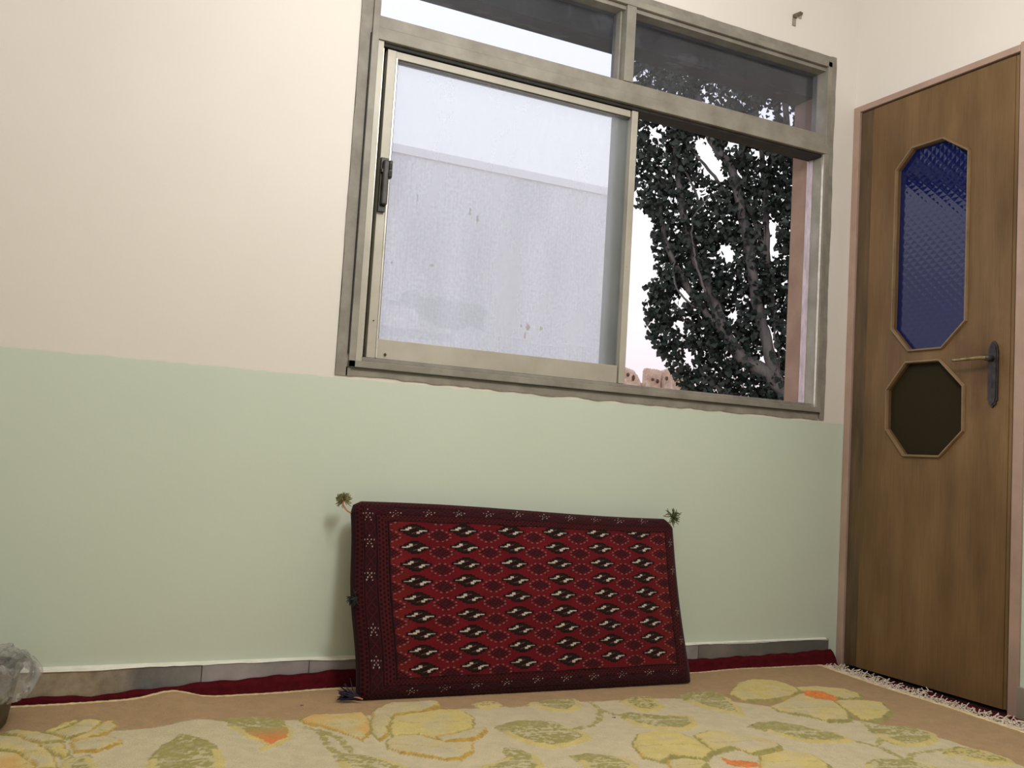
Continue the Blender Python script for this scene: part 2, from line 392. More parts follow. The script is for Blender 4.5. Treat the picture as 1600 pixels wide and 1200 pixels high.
# ---------------------------------------------------------------- door
def wood(name):
    m, nt, b = base_mat(name, (.2, .1, .04, 1), .48, 0, .3)
    n1 = noise(nt, 3.0, 7, .58, (1, 3.2, .7)); n2 = noise(nt, 1.6, 3, .5, (1, 2, 1)); n3 = noise(nt, 60, 3, .5, (1, 3, .12))
    r1 = ramp(nt, n1.outputs['Fac'], [(.25, (.125, .073, .031, 1)), (.5, (.185, .112, .050, 1)), (.75, (.245, .152, .074, 1))])
    r2 = ramp(nt, n2.outputs['Fac'], [(.3, (.72, .70, .66, 1)), (.7, (1.12, 1.08, 1.02, 1))])
    mx = nt.nodes.new('ShaderNodeMix'); mx.data_type = 'RGBA'; mx.blend_type = 'MULTIPLY'; mx.inputs['Factor'].default_value = 1
    nt.links.new(r1.outputs[0], mx.inputs['A']); nt.links.new(r2.outputs[0], mx.inputs['B'])
    r3 = ramp(nt, n3.outputs['Fac'], [(.35, (.9, .88, .86, 1)), (.6, (1, 1, 1, 1))])
    m2 = nt.nodes.new('ShaderNodeMix'); m2.data_type = 'RGBA'; m2.blend_type = 'MULTIPLY'; m2.inputs['Factor'].default_value = 1
    nt.links.new(mx.outputs['Result'], m2.inputs['A']); nt.links.new(r3.outputs[0], m2.inputs['B'])
    geo = nt.nodes.new('ShaderNodeNewGeometry'); dst = nt.nodes.new('ShaderNodeVectorMath'); dst.operation = 'DISTANCE'; dst.inputs[1].default_value = (0, -.53, 1.04)
    nt.links.new(geo.outputs['Position'], dst.inputs[0]); nd = noise(nt, 14, 4, .6)
    ad = nt.nodes.new('ShaderNodeMath'); ad.operation = 'MULTIPLY_ADD'; ad.inputs[1].default_value = .22; nt.links.new(nd.outputs['Fac'], ad.inputs[0]); nt.links.new(dst.outputs['Value'], ad.inputs[2])
    rg = ramp(nt, ad.outputs[0], [(.12, (.62, .58, .52, 1)), (.28, (1, 1, 1, 1))])
    m4 = nt.nodes.new('ShaderNodeMix'); m4.data_type = 'RGBA'; m4.blend_type = 'MULTIPLY'; m4.inputs['Factor'].default_value = 1
    nt.links.new(m2.outputs['Result'], m4.inputs['A']); nt.links.new(rg.outputs[0], m4.inputs['B'])
    nt.links.new(m4.outputs['Result'], b.inputs['Base Color']); bump(nt, b, n3.outputs['Fac'], .12, .0006)
    return m
M_wood = wood('varnished_plywood')
M_woodd = mottled('darkened_wood_edge', (.055, .035, .018, 1), (.13, .078, .034, 1), 5, .5, 0, .1, 60, .001, (1, 5, .6))
M_mould = mottled('moulding_wood', (.25, .165, .085, 1), (.17, .11, .055, 1), 12, .45, 0, .1)
door = empty('door_1', (0, -.35, 0), kind='structure')
dp = lambda n, *a, mat=M_doorframe, bevel=.002: box(n, *a, mat, door, bevel)
dp('door_jamb', -.008, .10, -.029, -.001, .0, 2.026)
dp('door_jamb', -.008, .10, -.702, -.668, .0, 2.032)
dp('door_head', -.008, .10, -.668, -.029, 2.004, 2.026)
dp('threshold', -.002, .10, -.668, -.029, .0, .006, mat=M_m3)
OCT1 = [(-.270, 1.803), (-.392, 1.803), (-.487, 1.738), (-.489, 1.190), (-.405, 1.112), (-.278, 1.112), (-.208, 1.188), (-.207, 1.742)]
OCT2 = [(-.268, 1.064), (-.398, 1.064), (-.487, .978), (-.489, .840), (-.406, .760), (-.270, .760), (-.196, .845), (-.194, .977)]
def leaf_with_holes(name, y0, y1, z0, z1, holes, x0, x1, mat, parent):
    bm = bmesh.new(); es = []
    for loop in [[(y0, z0), (y1, z0), (y1, z1), (y0, z1)]] + holes:
        vs = [bm.verts.new((x0, a, b)) for a, b in loop]
        es += [bm.edges.new((vs[i], vs[(i+1) % len(vs)])) for i in range(len(vs))]
    bmesh.ops.triangle_fill(bm, edges=es, use_beauty=True, use_dissolve=False)
    r = bmesh.ops.extrude_face_region(bm, geom=bm.faces[:])
    for v in r['geom']:
        if isinstance(v, bmesh.types.BMVert): v.co.x = x1
    return from_bm(name, bm, mat, parent)
leaf_with_holes('door_panel', -.648, -.088, .022, 1.999, [OCT1, OCT2], .000, .036, M_wood, door)
dp('edge_batten', .0004, .036, -.0875, -.032, .022, 1.999, mat=M_woodd, bevel=.001)
dp('edge_batten', .0010, .036, -.6595, -.6485, .022, 1.999, mat=M_wood, bevel=.0015)
dp('door_gap_shade', .004, .030, -.6678, -.6597, .022, 1.999, mat=M_gasket_shade, bevel=0)  # black strip fills the slit, standing in for its shade
def octa_beads(oct_, w=.0095, t=.009):
    n = len(oct_); cy = sum(p[0] for p in oct_)/n; cz = sum(p[1] for p in oct_)/n
    for i in range(n):
        a = Vector((0, *oct_[i])); b = Vector((0, *oct_[(i+1) % n])); d = (b-a).normalized()
        nrm = Vector((0, d.z, -d.y))
        if nrm.dot(Vector((0, cy, cz)) - a) > 0: nrm = -nrm
        bm = bmesh.new(); A = []
        for p, s in ((a, -1), (b, 1)):
            e = w*.41*s
            prof = [(0, 0), (0, -.004), (.25, -1), (.7, -1), (1, -.25), (1, 0)]
            A.append([bm.verts.new((q*t, (p + nrm*(k*w) + d*(e*k)).y, (p + nrm*(k*w) + d*(e*k)).z)) for k, q in prof])
        m_ = len(A[0])
        for k in range(m_): bm.faces.new((A[0][k], A[0][(k+1) % m_], A[1][(k+1) % m_], A[1][k]))
        bm.faces.new(A[0]); bm.faces.new(A[1][::-1])
        from_bm('moulding_strip', bm, M_mould, door)
octa_beads(OCT1); octa_beads(OCT2)
def pane(name, oct_, x, mat, label):
    bm = bmesh.new(); cy = sum(p[0] for p in oct_)/8; cz = sum(p[1] for p in oct_)/8
    vs = [bm.verts.new((x, cy+(a-cy)*1.02, cz+(b-cz)*1.01)) for a, b in oct_]
    f = bm.faces.new(vs); r = bmesh.ops.extrude_face_region(bm, geom=[f])
    for v in r['geom']:
        if isinstance(v, bmesh.types.BMVert): v.co.x = x+.004
    return from_bm(name, bm, mat, door, label=label)
def patterned_glass(name, col, rough, scale, strength):
    m, nt, b = base_mat(name, col, rough, 0, .5); b.inputs['IOR'].default_value = 1.5 if rough < .3 else 1.15
    t = nt.nodes.new('ShaderNodeTexCoord'); mp = nt.nodes.new('ShaderNodeMapping'); mp.inputs['Rotation'].default_value = (math.radians(45), 0, 0)
    w1 = nt.nodes.new('ShaderNodeTexWave'); w1.bands_direction = 'Y'; w1.inputs['Scale'].default_value = scale; w1.inputs['Distortion'].default_value = .6
    w2 = nt.nodes.new('ShaderNodeTexWave'); w2.bands_direction = 'Z'; w2.inputs['Scale'].default_value = scale; w2.inputs['Distortion'].default_value = .6
    nt.links.new(t.outputs['Object'], mp.inputs[0]); nt.links.new(mp.outputs[0], w1.inputs[0]); nt.links.new(mp.outputs[0], w2.inputs[0])
    ad = nt.nodes.new('ShaderNodeMath'); ad.operation = 'MAXIMUM'; nt.links.new(w1.outputs['Fac'], ad.inputs[0]); nt.links.new(w2.outputs['Fac'], ad.inputs[1])
    bump(nt, b, ad.outputs[0], strength, .0012); return m
pane('glass_pane', OCT1, .014, patterned_glass('blue_patterned_glass', (.004, .009, .070, 1), .07, 14, .28), 'deep blue patterned glass')
pane('glass_pane', OCT2, .012, patterned_glass('dark_olive_glass', (.024, .019, .0085, 1), .6, 22, .08), 'dark olive glass')
# handle
def prism_yz(bm, pts, x0, x1):
    vs = [bm.verts.new((x0, a, b)) for a, b in pts]; f = bm.faces.new(vs)
    r = bmesh.ops.extrude_face_region(bm, geom=[f])
    for v in r['geom']:
        if isinstance(v, bmesh.types.BMVert): v.co.x = x1
bm = bmesh.new()
yc = -.596
pl = [(yc-.0155, 1.085), (yc-.013, 1.100), (yc-.007, 1.110), (yc, 1.115), (yc+.007, 1.110), (yc+.012, 1.100), (yc+.0155, 1.090),
      (yc+.0165, 1.088), (yc+.0165, .932), (yc+.012, .930), (yc+.012, .920), (yc+.005, .917), (yc, .909), (yc-.005, .917), (yc-.012, .920), (yc-.012, .930), (yc-.0165, .932), (yc-.0165, 1.085)]
prism_yz(bm, pl, -.006, .0)
M_plate = mottled('blackened_brass', lin(52, 48, 52), lin(74, 68, 68), 40, .4, .5, .3, 90)
hp = from_bm('handle_plate', bm, M_plate, door)
bm = bmesh.new(); pin = [((a-yc)*.7+yc, (b-1.01)*.93+1.01) for a, b in pl]; prism_yz(bm, pin, -.0085, -.006); from_bm('plate_relief', bm, M_plate, hp)
bm = bmesh.new(); bm_box(bm, -.0092, -.0084, yc-.002, yc+.002, .968, .984); bmesh.ops.create_cone(bm, cap_ends=True, segments=12, radius1=.0035, radius2=.0035, depth=.0008, matrix=Matrix.Translation((-.0088, yc, .986)) @ Matrix.Rotation(math.pi/2, 4, 'Y'))
from_bm('keyhole', bm, M_gasket_shade, hp)
bm = bmesh.new(); tube_bm(bm, [(-.006, yc+.004, 1.060), (-.020, yc+.004, 1.060), (-.036, yc+.004, 1.060)], [.011, .010, .009], 12)
from_bm('handle_collar', bm, M_plate, hp, smooth=True)
bm = bmesh.new(); tube_bm(bm, smooth_path([(-.036, yc+.002, 1.060), (-.042, yc+.02, 1.060), (-.043, yc+.06, 1.059), (-.043, yc+.095, 1.058), (-.040, yc+.118, 1.0585)], 4), [.0062]*6+[.0056]*5+[.005]*4+[.0046, .004], 10)
from_bm('lever', bm, mottled('worn_brass', lin(158, 138, 98), lin(110, 94, 64), 60, .35, .6, .1), hp, smooth=True)

# ---------------------------------------------------------------- wall bracket left in the plaster above the window
wb_ = empty('wall_bracket', (-.295, -.002, 2.29), label='small bent metal bracket stuck in the cream wall above the window', cat='bracket')
M_br = mottled('dull_bracket_metal', lin(120, 108, 92), lin(92, 84, 74), 60, .6, .3, .2)
bm = bmesh.new()
for pts in ([(-.318, 2.290), (-.318, 2.302), (-.291, 2.318), (-.278, 2.316), (-.280, 2.308), (-.300, 2.300), (-.306, 2.289)],):
    vs = [bm.verts.new((x, -.001, z)) for x, z in pts]; f = bm.faces.new(vs); r = bmesh.ops.extrude_face_region(bm, geom=[f])
    for v in r['geom']:
        if isinstance(v, bmesh.types.BMVert): v.co.y = -.010
from_bm('hook', bm, M_br, wb_)
box('shank', -.319, -.304, -.004, 0, 2.262, 2.291, mottled('rubbed_metal', lin(160, 150, 135), lin(140, 130, 118), 60, .7, 0, .2), wb_, .0005)
box('tab', -.291, -.279, -.004, 0, 2.296, 2.318, mottled('pale_rubbed_metal', lin(182, 168, 148), lin(160, 148, 130), 60, .7, 0, .2), wb_, .0005)

# ---------------------------------------------------------------- dark red fitted carpet, curled up against the walls
def interp(x, xs_, ys_): return np.interp(x, xs_, ys_)
LIFTX = [-3.75, -2.9, -2.594, -2.42, -2.18, -2.0, -1.825, -1.3, -.645, -.3, -.10, -.045, -.02, -.013]
LIFTZ = [.05, .05, .046, .042, .060, .068, .076, .070, .058, .062, .068, .071, .035, .012]
nx = 300; X = np.linspace(RX0+.016, -.013, nx)
prof = [(0, -.0165), (0, -.0185), (.35, -.0205), (.8, -.026), (1.0, -.040), (1.0, -.075), (1.0, -.2), (1.0, -1.0), (1, -2.2), (1, RY0+.02)]
V = []; L = interp(X, LIFTX, LIFTZ) + .0015*np.sin(X*37)+.0012*np.sin(X*91)
for k, (f, y) in enumerate(prof):
    if k == 0: z = L-.006
    else: z = .012 + (L-.012)*(1-f)
    V.append(np.stack([X, np.full(nx, y), z], 1))
Vl = [v - np.array([0, 0, 0]) for v in V]; low = []
for k, (f, y) in enumerate(prof):
    low.append(np.stack([X, np.full(nx, min(y, -.0165) if k < 4 else y), np.full(nx, .001)], 1))
V = np.concatenate(V + low); no_ = nx*len(prof); F1 = grid_faces(nx, len(prof), flip=True); ix = np.arange(no_).reshape(len(prof), nx)
lp = np.concatenate([ix[0, :-1], ix[:-1, -1], ix[-1, :0:-1], ix[:0:-1, 0]])
F = np.concatenate([F1, grid_faces(nx, len(prof), no_), np.stack([lp, np.roll(lp, -1), np.roll(lp, -1)+no_, lp+no_], 1)])
me = raw_mesh('carpet', V, F); me.shade_smooth()
M_red = mottled('dark_red_pile', lin(88, 20, 28), lin(74, 15, 22), 60, .95, 0, .6, 700, .002, spec=.1)
cp = link_mesh('carpet', me, M_red, label='dark red fitted carpet covering the floor under the floral rug, curling up the skirting', cat='carpet')
# red carpet goes on in front of the door threshold
box('carpet_edge', -.014, -.0085, -.70, -.03, .001, .012, M_red, cp)

# ---------------------------------------------------------------- floral rug
MOTIFS=[
 ('petal',[(-2.535,-0.258),(-2.504,-0.207),(-2.467,-0.175),(-2.461,-0.192),(-2.486,-0.236),(-2.518,-0.276)]),
 ('petal',[(-2.524,-0.27),(-2.486,-0.231),(-2.458,-0.182),(-2.425,-0.185),(-2.407,-0.206),(-2.444,-0.286),(-2.488,-0.321),(-2.502,-0.299)]),
 ('petalo',[(-2.485,-0.322),(-2.443,-0.272),(-2.414,-0.214),(-2.389,-0.194),(-2.386,-0.252),(-2.407,-0.305),(-2.446,-0.328),(-2.474,-0.361)]),
 ('petalg',[(-2.485,-0.34),(-2.451,-0.322),(-2.407,-0.315),(-2.387,-0.344),(-2.385,-0.376),(-2.438,-0.419),(-2.48,-0.412)]),
 ('petal',[(-2.686,-0.242),(-2.615,-0.246),(-2.591,-0.224),(-2.542,-0.251),(-2.496,-0.305),(-2.494,-0.338),(-2.531,-0.337),(-2.566,-0.31),(-2.584,-0.273)]),
 ('petal',[(-2.686,-0.242),(-2.584,-0.273),(-2.543,-0.338),(-2.514,-0.411),(-2.508,-0.508),(-2.565,-0.5),(-2.579,-0.384),(-2.669,-0.343)]),
 ('petalo',[(-2.68,-0.344),(-2.579,-0.384),(-2.549,-0.462),(-2.541,-0.522),(-2.67,-0.503)]),
 ('petal',[(-2.56,-0.311),(-2.531,-0.342),(-2.495,-0.338),(-2.484,-0.419),(-2.502,-0.443),(-2.516,-0.41)]),
 ('leaf',[(-2.485,-0.423),(-2.472,-0.439),(-2.45,-0.42),(-2.439,-0.513),(-2.457,-0.568),(-2.5,-0.548),(-2.507,-0.474)]),
 ('leaf',[(-2.361,-0.573),(-2.348,-0.49),(-2.315,-0.413),(-2.265,-0.347),(-2.233,-0.403),(-2.21,-0.464),(-2.206,-0.546),(-2.227,-0.631),(-2.302,-0.699),(-2.352,-0.649)]),
 ('leafo',[(-2.163,-0.267),(-2.14,-0.24),(-2.081,-0.238),(-2.028,-0.273),(-2.021,-0.361),(-2.041,-0.425),(-2.088,-0.47),(-2.132,-0.507),(-2.108,-0.446),(-2.135,-0.401),(-2.157,-0.336)]),
 ('petalo',[(-1.993,-0.288),(-1.954,-0.246),(-1.901,-0.259),(-1.821,-0.261),(-1.838,-0.376),(-1.863,-0.432),(-1.896,-0.478),(-1.916,-0.418),(-1.946,-0.364),(-1.983,-0.328)]),
 ('petalg',[(-1.848,-0.373),(-1.801,-0.254),(-1.742,-0.195),(-1.68,-0.196),(-1.602,-0.201),(-1.617,-0.256),(-1.689,-0.305),(-1.758,-0.312),(-1.795,-0.376),(-1.828,-0.456),(-1.86,-0.488),(-1.863,-0.432)]),
 ('petaly',[(-1.769,-0.309),(-1.685,-0.294),(-1.633,-0.277),(-1.576,-0.296),(-1.574,-0.375),(-1.629,-0.488),(-1.718,-0.53),(-1.759,-0.474),(-1.829,-0.471),(-1.8,-0.385)]),
 ('petalg',[(-1.846,-0.487),(-1.818,-0.454),(-1.755,-0.465),(-1.718,-0.53),(-1.653,-0.543),(-1.69,-0.624),(-1.733,-0.657),(-1.763,-0.657),(-1.804,-0.615),(-1.844,-0.577),(-1.86,-0.536)]),
 ('petalg',[(-1.728,-0.488),(-1.666,-0.473),(-1.613,-0.449),(-1.578,-0.436),(-1.588,-0.482),(-1.625,-0.52),(-1.65,-0.538),(-1.721,-0.539)]),
 ('leaf',[(-1.988,-0.551),(-1.961,-0.54),(-1.887,-0.596),(-1.854,-0.678),(-1.902,-0.736),(-1.991,-0.687)]),
 ('bud',[(-1.525,-0.245),(-1.48,-0.229),(-1.448,-0.244),(-1.459,-0.287),(-1.508,-0.3),(-1.534,-0.282)]),
 ('leaf',[(-1.384,-0.272),(-1.303,-0.257),(-1.222,-0.262),(-1.239,-0.332),(-1.301,-0.381),(-1.351,-0.363),(-1.372,-0.32)]),
 ('leaf',[(-1.562,-0.451),(-1.495,-0.417),(-1.46,-0.415),(-1.393,-0.449),(-1.387,-0.496),(-1.36,-0.552),(-1.376,-0.6),(-1.44,-0.629),(-1.499,-0.638),(-1.534,-0.599),(-1.555,-0.538)]),
 ('leaf',[(-1.607,-0.594),(-1.579,-0.611),(-1.562,-0.677),(-1.578,-0.748),(-1.629,-0.803),(-1.725,-0.78),(-1.717,-0.704),(-1.673,-0.686),(-1.633,-0.662)]),
 ('leaf',[(-1.489,-0.693),(-1.441,-0.687),(-1.378,-0.741),(-1.378,-0.804),(-1.454,-0.858),(-1.516,-0.828),(-1.5,-0.757)]),
 ('bud',[(-1.113,-0.308),(-1.039,-0.276),(-0.994,-0.286),(-1.017,-0.391),(-1.068,-0.431),(-1.115,-0.42),(-1.118,-0.361)]),
 ('leaf',[(-1.203,-0.436),(-1.16,-0.415),(-1.091,-0.463),(-1.001,-0.485),(-1.035,-0.562),(-1.099,-0.603),(-1.169,-0.574),(-1.21,-0.523)]),
 ('petaly',[(-1.311,-0.664),(-1.25,-0.597),(-1.196,-0.583),(-1.137,-0.599),(-1.127,-0.672),(-1.146,-0.772),(-1.206,-0.817),(-1.267,-0.777),(-1.312,-0.801),(-1.343,-0.756)]),
 ('petal',[(-1.117,-0.642),(-1.053,-0.615),(-1.022,-0.639),(-0.965,-0.682),(-0.942,-0.747),(-0.966,-0.797),(-1.067,-0.818),(-1.085,-0.764),(-1.154,-0.78),(-1.143,-0.729)]),
 ('petaly',[(-1.067,-0.818),(-0.971,-0.8),(-0.924,-0.843),(-0.946,-0.926),(-1.008,-0.987),(-1.164,-0.942)]),
 ('petal',[(-1.3,-0.786),(-1.26,-0.779),(-1.21,-0.806),(-1.222,-0.848),(-1.302,-0.902),(-1.331,-0.852)]),
 ('orange',[(-1.154,-0.794),(-1.146,-0.815),(-1.099,-0.847),(-1.107,-0.876),(-1.153,-0.868),(-1.173,-0.84)]),
 ('petaly',[(-0.74,-0.314),(-0.612,-0.2),(-0.537,-0.182),(-0.469,-0.222),(-0.468,-0.304),(-0.502,-0.367),(-0.58,-0.409),(-0.678,-0.423),(-0.744,-0.407),(-0.748,-0.363)]),
 ('petal',[(-0.48,-0.301),(-0.395,-0.304),(-0.324,-0.352),(-0.322,-0.423),(-0.367,-0.473),(-0.422,-0.475),(-0.455,-0.423),(-0.491,-0.362)]),
 ('petaly',[(-0.467,-0.457),(-0.388,-0.468),(-0.333,-0.51),(-0.395,-0.607),(-0.495,-0.667),(-0.545,-0.673),(-0.553,-0.621),(-0.525,-0.549)]),
 ('petal',[(-0.718,-0.462),(-0.66,-0.434),(-0.514,-0.364),(-0.476,-0.403),(-0.475,-0.47),(-0.537,-0.586),(-0.598,-0.654),(-0.664,-0.637),(-0.673,-0.591),(-0.711,-0.55),(-0.728,-0.507)]),
 ('orange',[(-0.486,-0.348),(-0.435,-0.374),(-0.439,-0.434),(-0.487,-0.467),(-0.524,-0.437),(-0.527,-0.399)]),
 ('leaf',[(-0.903,-0.285),(-0.834,-0.263),(-0.766,-0.27),(-0.764,-0.338),(-0.804,-0.441),(-0.857,-0.533),(-0.879,-0.49),(-0.917,-0.428),(-0.923,-0.352)]),
 ('leaf',[(-0.925,-0.613),(-0.859,-0.582),(-0.801,-0.59),(-0.762,-0.643),(-0.719,-0.712),(-0.725,-0.788),(-0.794,-0.786),(-0.863,-0.762),(-0.883,-0.736),(-0.902,-0.665)]),
 ('leaf',[(-0.619,-0.721),(-0.553,-0.689),(-0.472,-0.722),(-0.456,-0.792),(-0.501,-0.842),(-0.57,-0.867),(-0.642,-0.853),(-0.64,-0.816),(-0.637,-0.773)]),
 ('bud',[(-0.564,-0.9),(-0.506,-0.895),(-0.459,-0.94),(-0.462,-1.019),(-0.489,-1.046),(-0.546,-1.025),(-0.579,-0.962),(-0.597,-0.933)]),
 ('leaf',[(-0.852,-0.93),(-0.797,-0.907),(-0.715,-0.934),(-0.693,-0.998),(-0.767,-1.057),(-0.939,-1.007)]),
]
STEMS=[
 [(-1.997,-0.33),(-1.966,-0.38),(-1.978,-0.504),(-1.96,-0.563)],
 [(-1.963,-0.37),(-1.938,-0.438),(-1.94,-0.537)],
 [(-1.461,-0.286),(-1.433,-0.293),(-1.386,-0.291)],
 [(-1.199,-0.295),(-1.213,-0.371),(-1.265,-0.457),(-1.318,-0.502),(-1.375,-0.515),(-1.434,-0.538)],
 [(-1.215,-0.377),(-1.208,-0.404),(-1.203,-0.442)],
 [(-0.723,-0.784),(-0.707,-0.841),(-0.714,-0.896),(-0.73,-0.94)],
 [(-0.719,-0.934),(-0.673,-0.907),(-0.63,-0.898),(-0.563,-0.901)],
 [(-0.699,-0.838),(-0.671,-0.803),(-0.63,-0.781)],
 [(-0.569,-0.661),(-0.629,-0.77),(-0.642,-0.832)],
]

def build_rug():
    x0, x1r = -3.35, -.11
    def right_edge(y): return np.interp(y, [-2.7, -.83, -.48, -.03], [-.20, -.158, -.142, -.113])
    xs_ = np.arange(0, 801)/800.0
    ys_ = np.concatenate([np.arange(-.038, -1.10, -.0052), np.arange(-1.10, -2.75, -.016)])
    Y, T = np.meshgrid(ys_, xs_, indexing='ij')
    X = x0 + (right_edge(Y)-x0)*T
    yb = -.036 + .004*np.sin(X*9) + .003*np.sin(X*23)
    yo = Y + (yb+.036)*np.clip((Y+.5)/.46, 0, 1)
    nz = lambda s, sd: vnoise(X+7, Y*1.0+9, s, sd)
    C = np.empty(X.shape+(3,)); H = np.zeros(X.shape)
    beige = np.array([.40, .255, .130]); cream = np.array([.575, .49, .315])
    C[:] = beige; 
    Xj = X + (nz(.010, 1)-.5)*.008; Yj = Y + (nz(.010, 2)-.5)*.006
    field = [(-3.10, -.268), (-2.38, -.272), (-2.17, -.272), (-1.53, -.282), (-1.128, -.295), (-.955, -.305), (-.80, -.36), (-.66, -.50), (-.55, -.655), (-.49, -.76), (-.47, -.85), (-.49, -2.45), (-3.10, -2.45)]
    fin = pip(Xj, Yj, field); C[fin] = cream; H[fin] = .0015
    fd = pdist(X, Y, field); e_ = fin & (fd < .006); C[e_] *= np.array([.72, .66, .6])
    # all-over copies of the motifs for the part of the rug nearer the viewer than the picture
    sets = [(0, 0, 1)]
    olive = np.array([.27, .235, .075]); gold = np.array([.46, .30, .065]); yell = np.array([.62, .50, .185]); lil = np.array([.54, .465, .325])
    orange = np.array([.66, .21, .05]); pale = np.array([.54, .47, .28])
    streak = vnoise(X*1.0+3, Y*1.3, .008, 5); strk2 = vnoise(X*.9+Y*1.5, Y*.4-X*.5, .010, 6); blotch = nz(.05, 8)
    def stem(P, w=.010):
        m = pdist(Xj, Yj, P, False) < w*(.55+.45*nz(.03, 12)); C[m] = np.where((streak[m] > .35)[:, None], olive*1.35, pale)
    def paint(kind, P):
        bx0 = min(p[0] for p in P)-.05; bx1 = max(p[0] for p in P)+.05; by0 = min(p[1] for p in P)-.05; by1 = max(p[1] for p in P)+.05
        r0 = np.searchsorted(-ys_, -by1); r1_ = np.searchsorted(-ys_, -by0); c = np.where((X[0] > bx0-.1) & (X[0] < bx1+.1))[0]
        if r1_ <= r0 or len(c) == 0: return
        sl = (slice(r0, r1_), slice(c[0], c[-1]+1))
        Xs, Ys = Xj[sl], Yj[sl]; ins = pip(Xs, Ys, P); d = pdist(Xs, Ys, P)
        low = ins & ~pip(Xs, Ys-(.010+.009*np.clip((Xs+2.6)/2, 0, 1)), P)          # near edge, seen as the cut side of the pile
        Cs = C[sl]; Hs = H[sl]; st = streak[sl]; s2 = strk2[sl]; bl = blotch[sl]
        cyy = sum(p[1] for p in P)/len(P); cxx = sum(p[0] for p in P)/len(P)
        if kind.startswith('petal'):
            g = np.clip((Xs-bx0)/(bx1-bx0)*.5 + (bl-.5)*1.3 + .15, 0, 1)
            if kind == 'petaly': g = np.clip(g+.38, 0, 1)
            if kind == 'petalg': g = g*.45
            if kind == 'petalo': g = np.clip(g+.2, 0, 1)
            g2 = np.clip(g + np.exp(-d/.03)*.45, 0, 1)[..., None]
            col = lil*(1-g2) + yell*g2
            if kind == 'petalo':
                o = np.clip((bl-.45)*2.2 + np.exp(-d/.03)*.35, 0, .75)[..., None]; col = col*(1-o)+(orange*.5+yell*.5)*o
            vein = (np.abs(((Xs-cxx)*.35+(Ys-cyy)) - .01*np.sin(Xs*30)) < .003) & (st > .45)
            Cs[ins] = col[ins]; Cs[ins & vein] = (yell*.6+olive*.4)
            edge = ins & (d < .0055); Cs[edge] = np.where((bl[edge] > .5)[:, None], olive*1.25, gold*1.15)
            ec = gold if kind in ('petalg', 'petalo') else olive*1.2
            Cs[low] = ec*(.8+.4*st[low][:, None]); Hs[ins] = .0055
            Hs[ins] = .0015+.0055*np.clip(d[ins]/.012, 0, 1)
        elif kind == 'orange':
            Cs[ins] = orange*(.8+.4*st[ins][:, None])
        else:
            rim = ins & (d < .018) & (Ys < cyy+.03)
            t = (st*.55+s2*.45)
            Cs[ins] = np.where((t[ins] > .44)[:, None], olive*1.25, np.where((bl[ins] > .5)[:, None], pale, olive*.55+pale*.5))
            if kind == 'bud': Cs[ins] = np.where((t[ins] > .55)[:, None], olive*1.1, yell*.9)
            Cs[rim] = yell*.95; vein = ins & (np.abs((Ys-cyy)+(Xs-cxx)*.18) < .004); Cs[vein] = pale
            if kind == 'leafo':
                o = ins & (Xs > cxx-.03) & (Ys < cyy+.02) & (d > .012); w_ = np.clip((cyy+.02-Ys[o])/.09, 0, 1)[:, None]; Cs[o] = (olive*1.3)*(1-w_)+orange*w_
            Hs[ins] = .0015+.0035*np.clip(d[ins]/.010, 0, 1)
    def shift(P, dx, dy, sx_=1): return [(cx0+(p[0]-cx0)*sx_+dx, p[1]+dy) for p in P]
    cx0 = -1.6
    for dx, dy, s_ in [(.12, -1.62, -1), (-.25, -.80, -1), (0, 0, 1)]:
        for P in STEMS: stem(shift(P, dx, dy, s_))
        for k, P in MOTIFS:
            Q = shift(P, dx, dy, s_)
            if (dy != 0) and (max(p[1] for p in Q) > -1.02 or min(p[0] for p in Q) < -3.1 or max(p[0] for p in Q) > -.25): continue
            paint(k, Q)
    # yellow binding on the back and right edges
    Bd = (X > right_edge(Y)-.022) | (Y > -.051); C[Bd] = np.array([.80, .64, .33])*(.85+.3*streak[Bd][:, None]); H[Bd] = -.001
    # scattered lint specks
    for px, py in [(-1.95, -.16), (-1.22, -.45), (-.9, -.6)]:
        q = np.hypot(X-px, (Y-py)) < .005; C[q] = .04
    C *= (.93+.14*nz(.02, 20))[..., None]
    lift = np.interp(X, [-3.3, -2.59, -2.36, -2.18, -2.0, -1.81, -1.3, -.65, -.12], [.034, .0335, .034, .0285, .031, .0335, .028, .0235, .027])
    base = .0235
    hump = np.exp(-np.abs((X+2.248+.10*(Y+.04))/.066)**2.0)*.0205*np.exp((Y+.04)/.7)
    Z = base + (lift-base)*np.exp((Y+.036)/.11) + hump + H + (nz(.006, 30)-.5)*.0016 + (nz(.3, 31)-.5)*.004
    V = np.stack([X, yo, Z], -1).reshape(-1, 3); n0, n1 = X.shape
    # skirt down to the red carpet on all four sides
    F = grid_faces(n1, n0, flip=True)
    idx = np.arange(n0*n1).reshape(n0, n1); loop = np.concatenate([idx[0, :-1], idx[:-1, -1], idx[-1, :0:-1], idx[:0:-1, 0]])
    Vs = V[loop].copy(); Vs[:, 2] = .0125; o = len(V)
    ring = np.arange(len(loop)); Fs = np.stack([loop, np.roll(loop, -1), o+np.roll(ring, -1), o+ring], 1)
    C2 = np.concatenate([C.reshape(-1, 3), C.reshape(-1, 3)[loop]*.8])
    Vs2 = V[loop].copy()
    # flat underside: a coarse fan of quads between the long sides keeps the mesh closed
    nb_ = n1; top_ring = Vs
    Vb = Vs.reshape(-1, 3); cx_, cy_ = Vb[:, 0].mean(), Vb[:, 1].mean(); ci = o+len(loop)
    Fb = np.stack([o+ring, o+np.roll(ring, -1), np.full(len(loop), ci), np.full(len(loop), ci)], 1)
    Fb = np.stack([o+ring[0::2], o+np.roll(ring, -1)[0::2], o+np.roll(ring, -2)[0::2], np.full(len(ring[0::2]), ci)], 1)
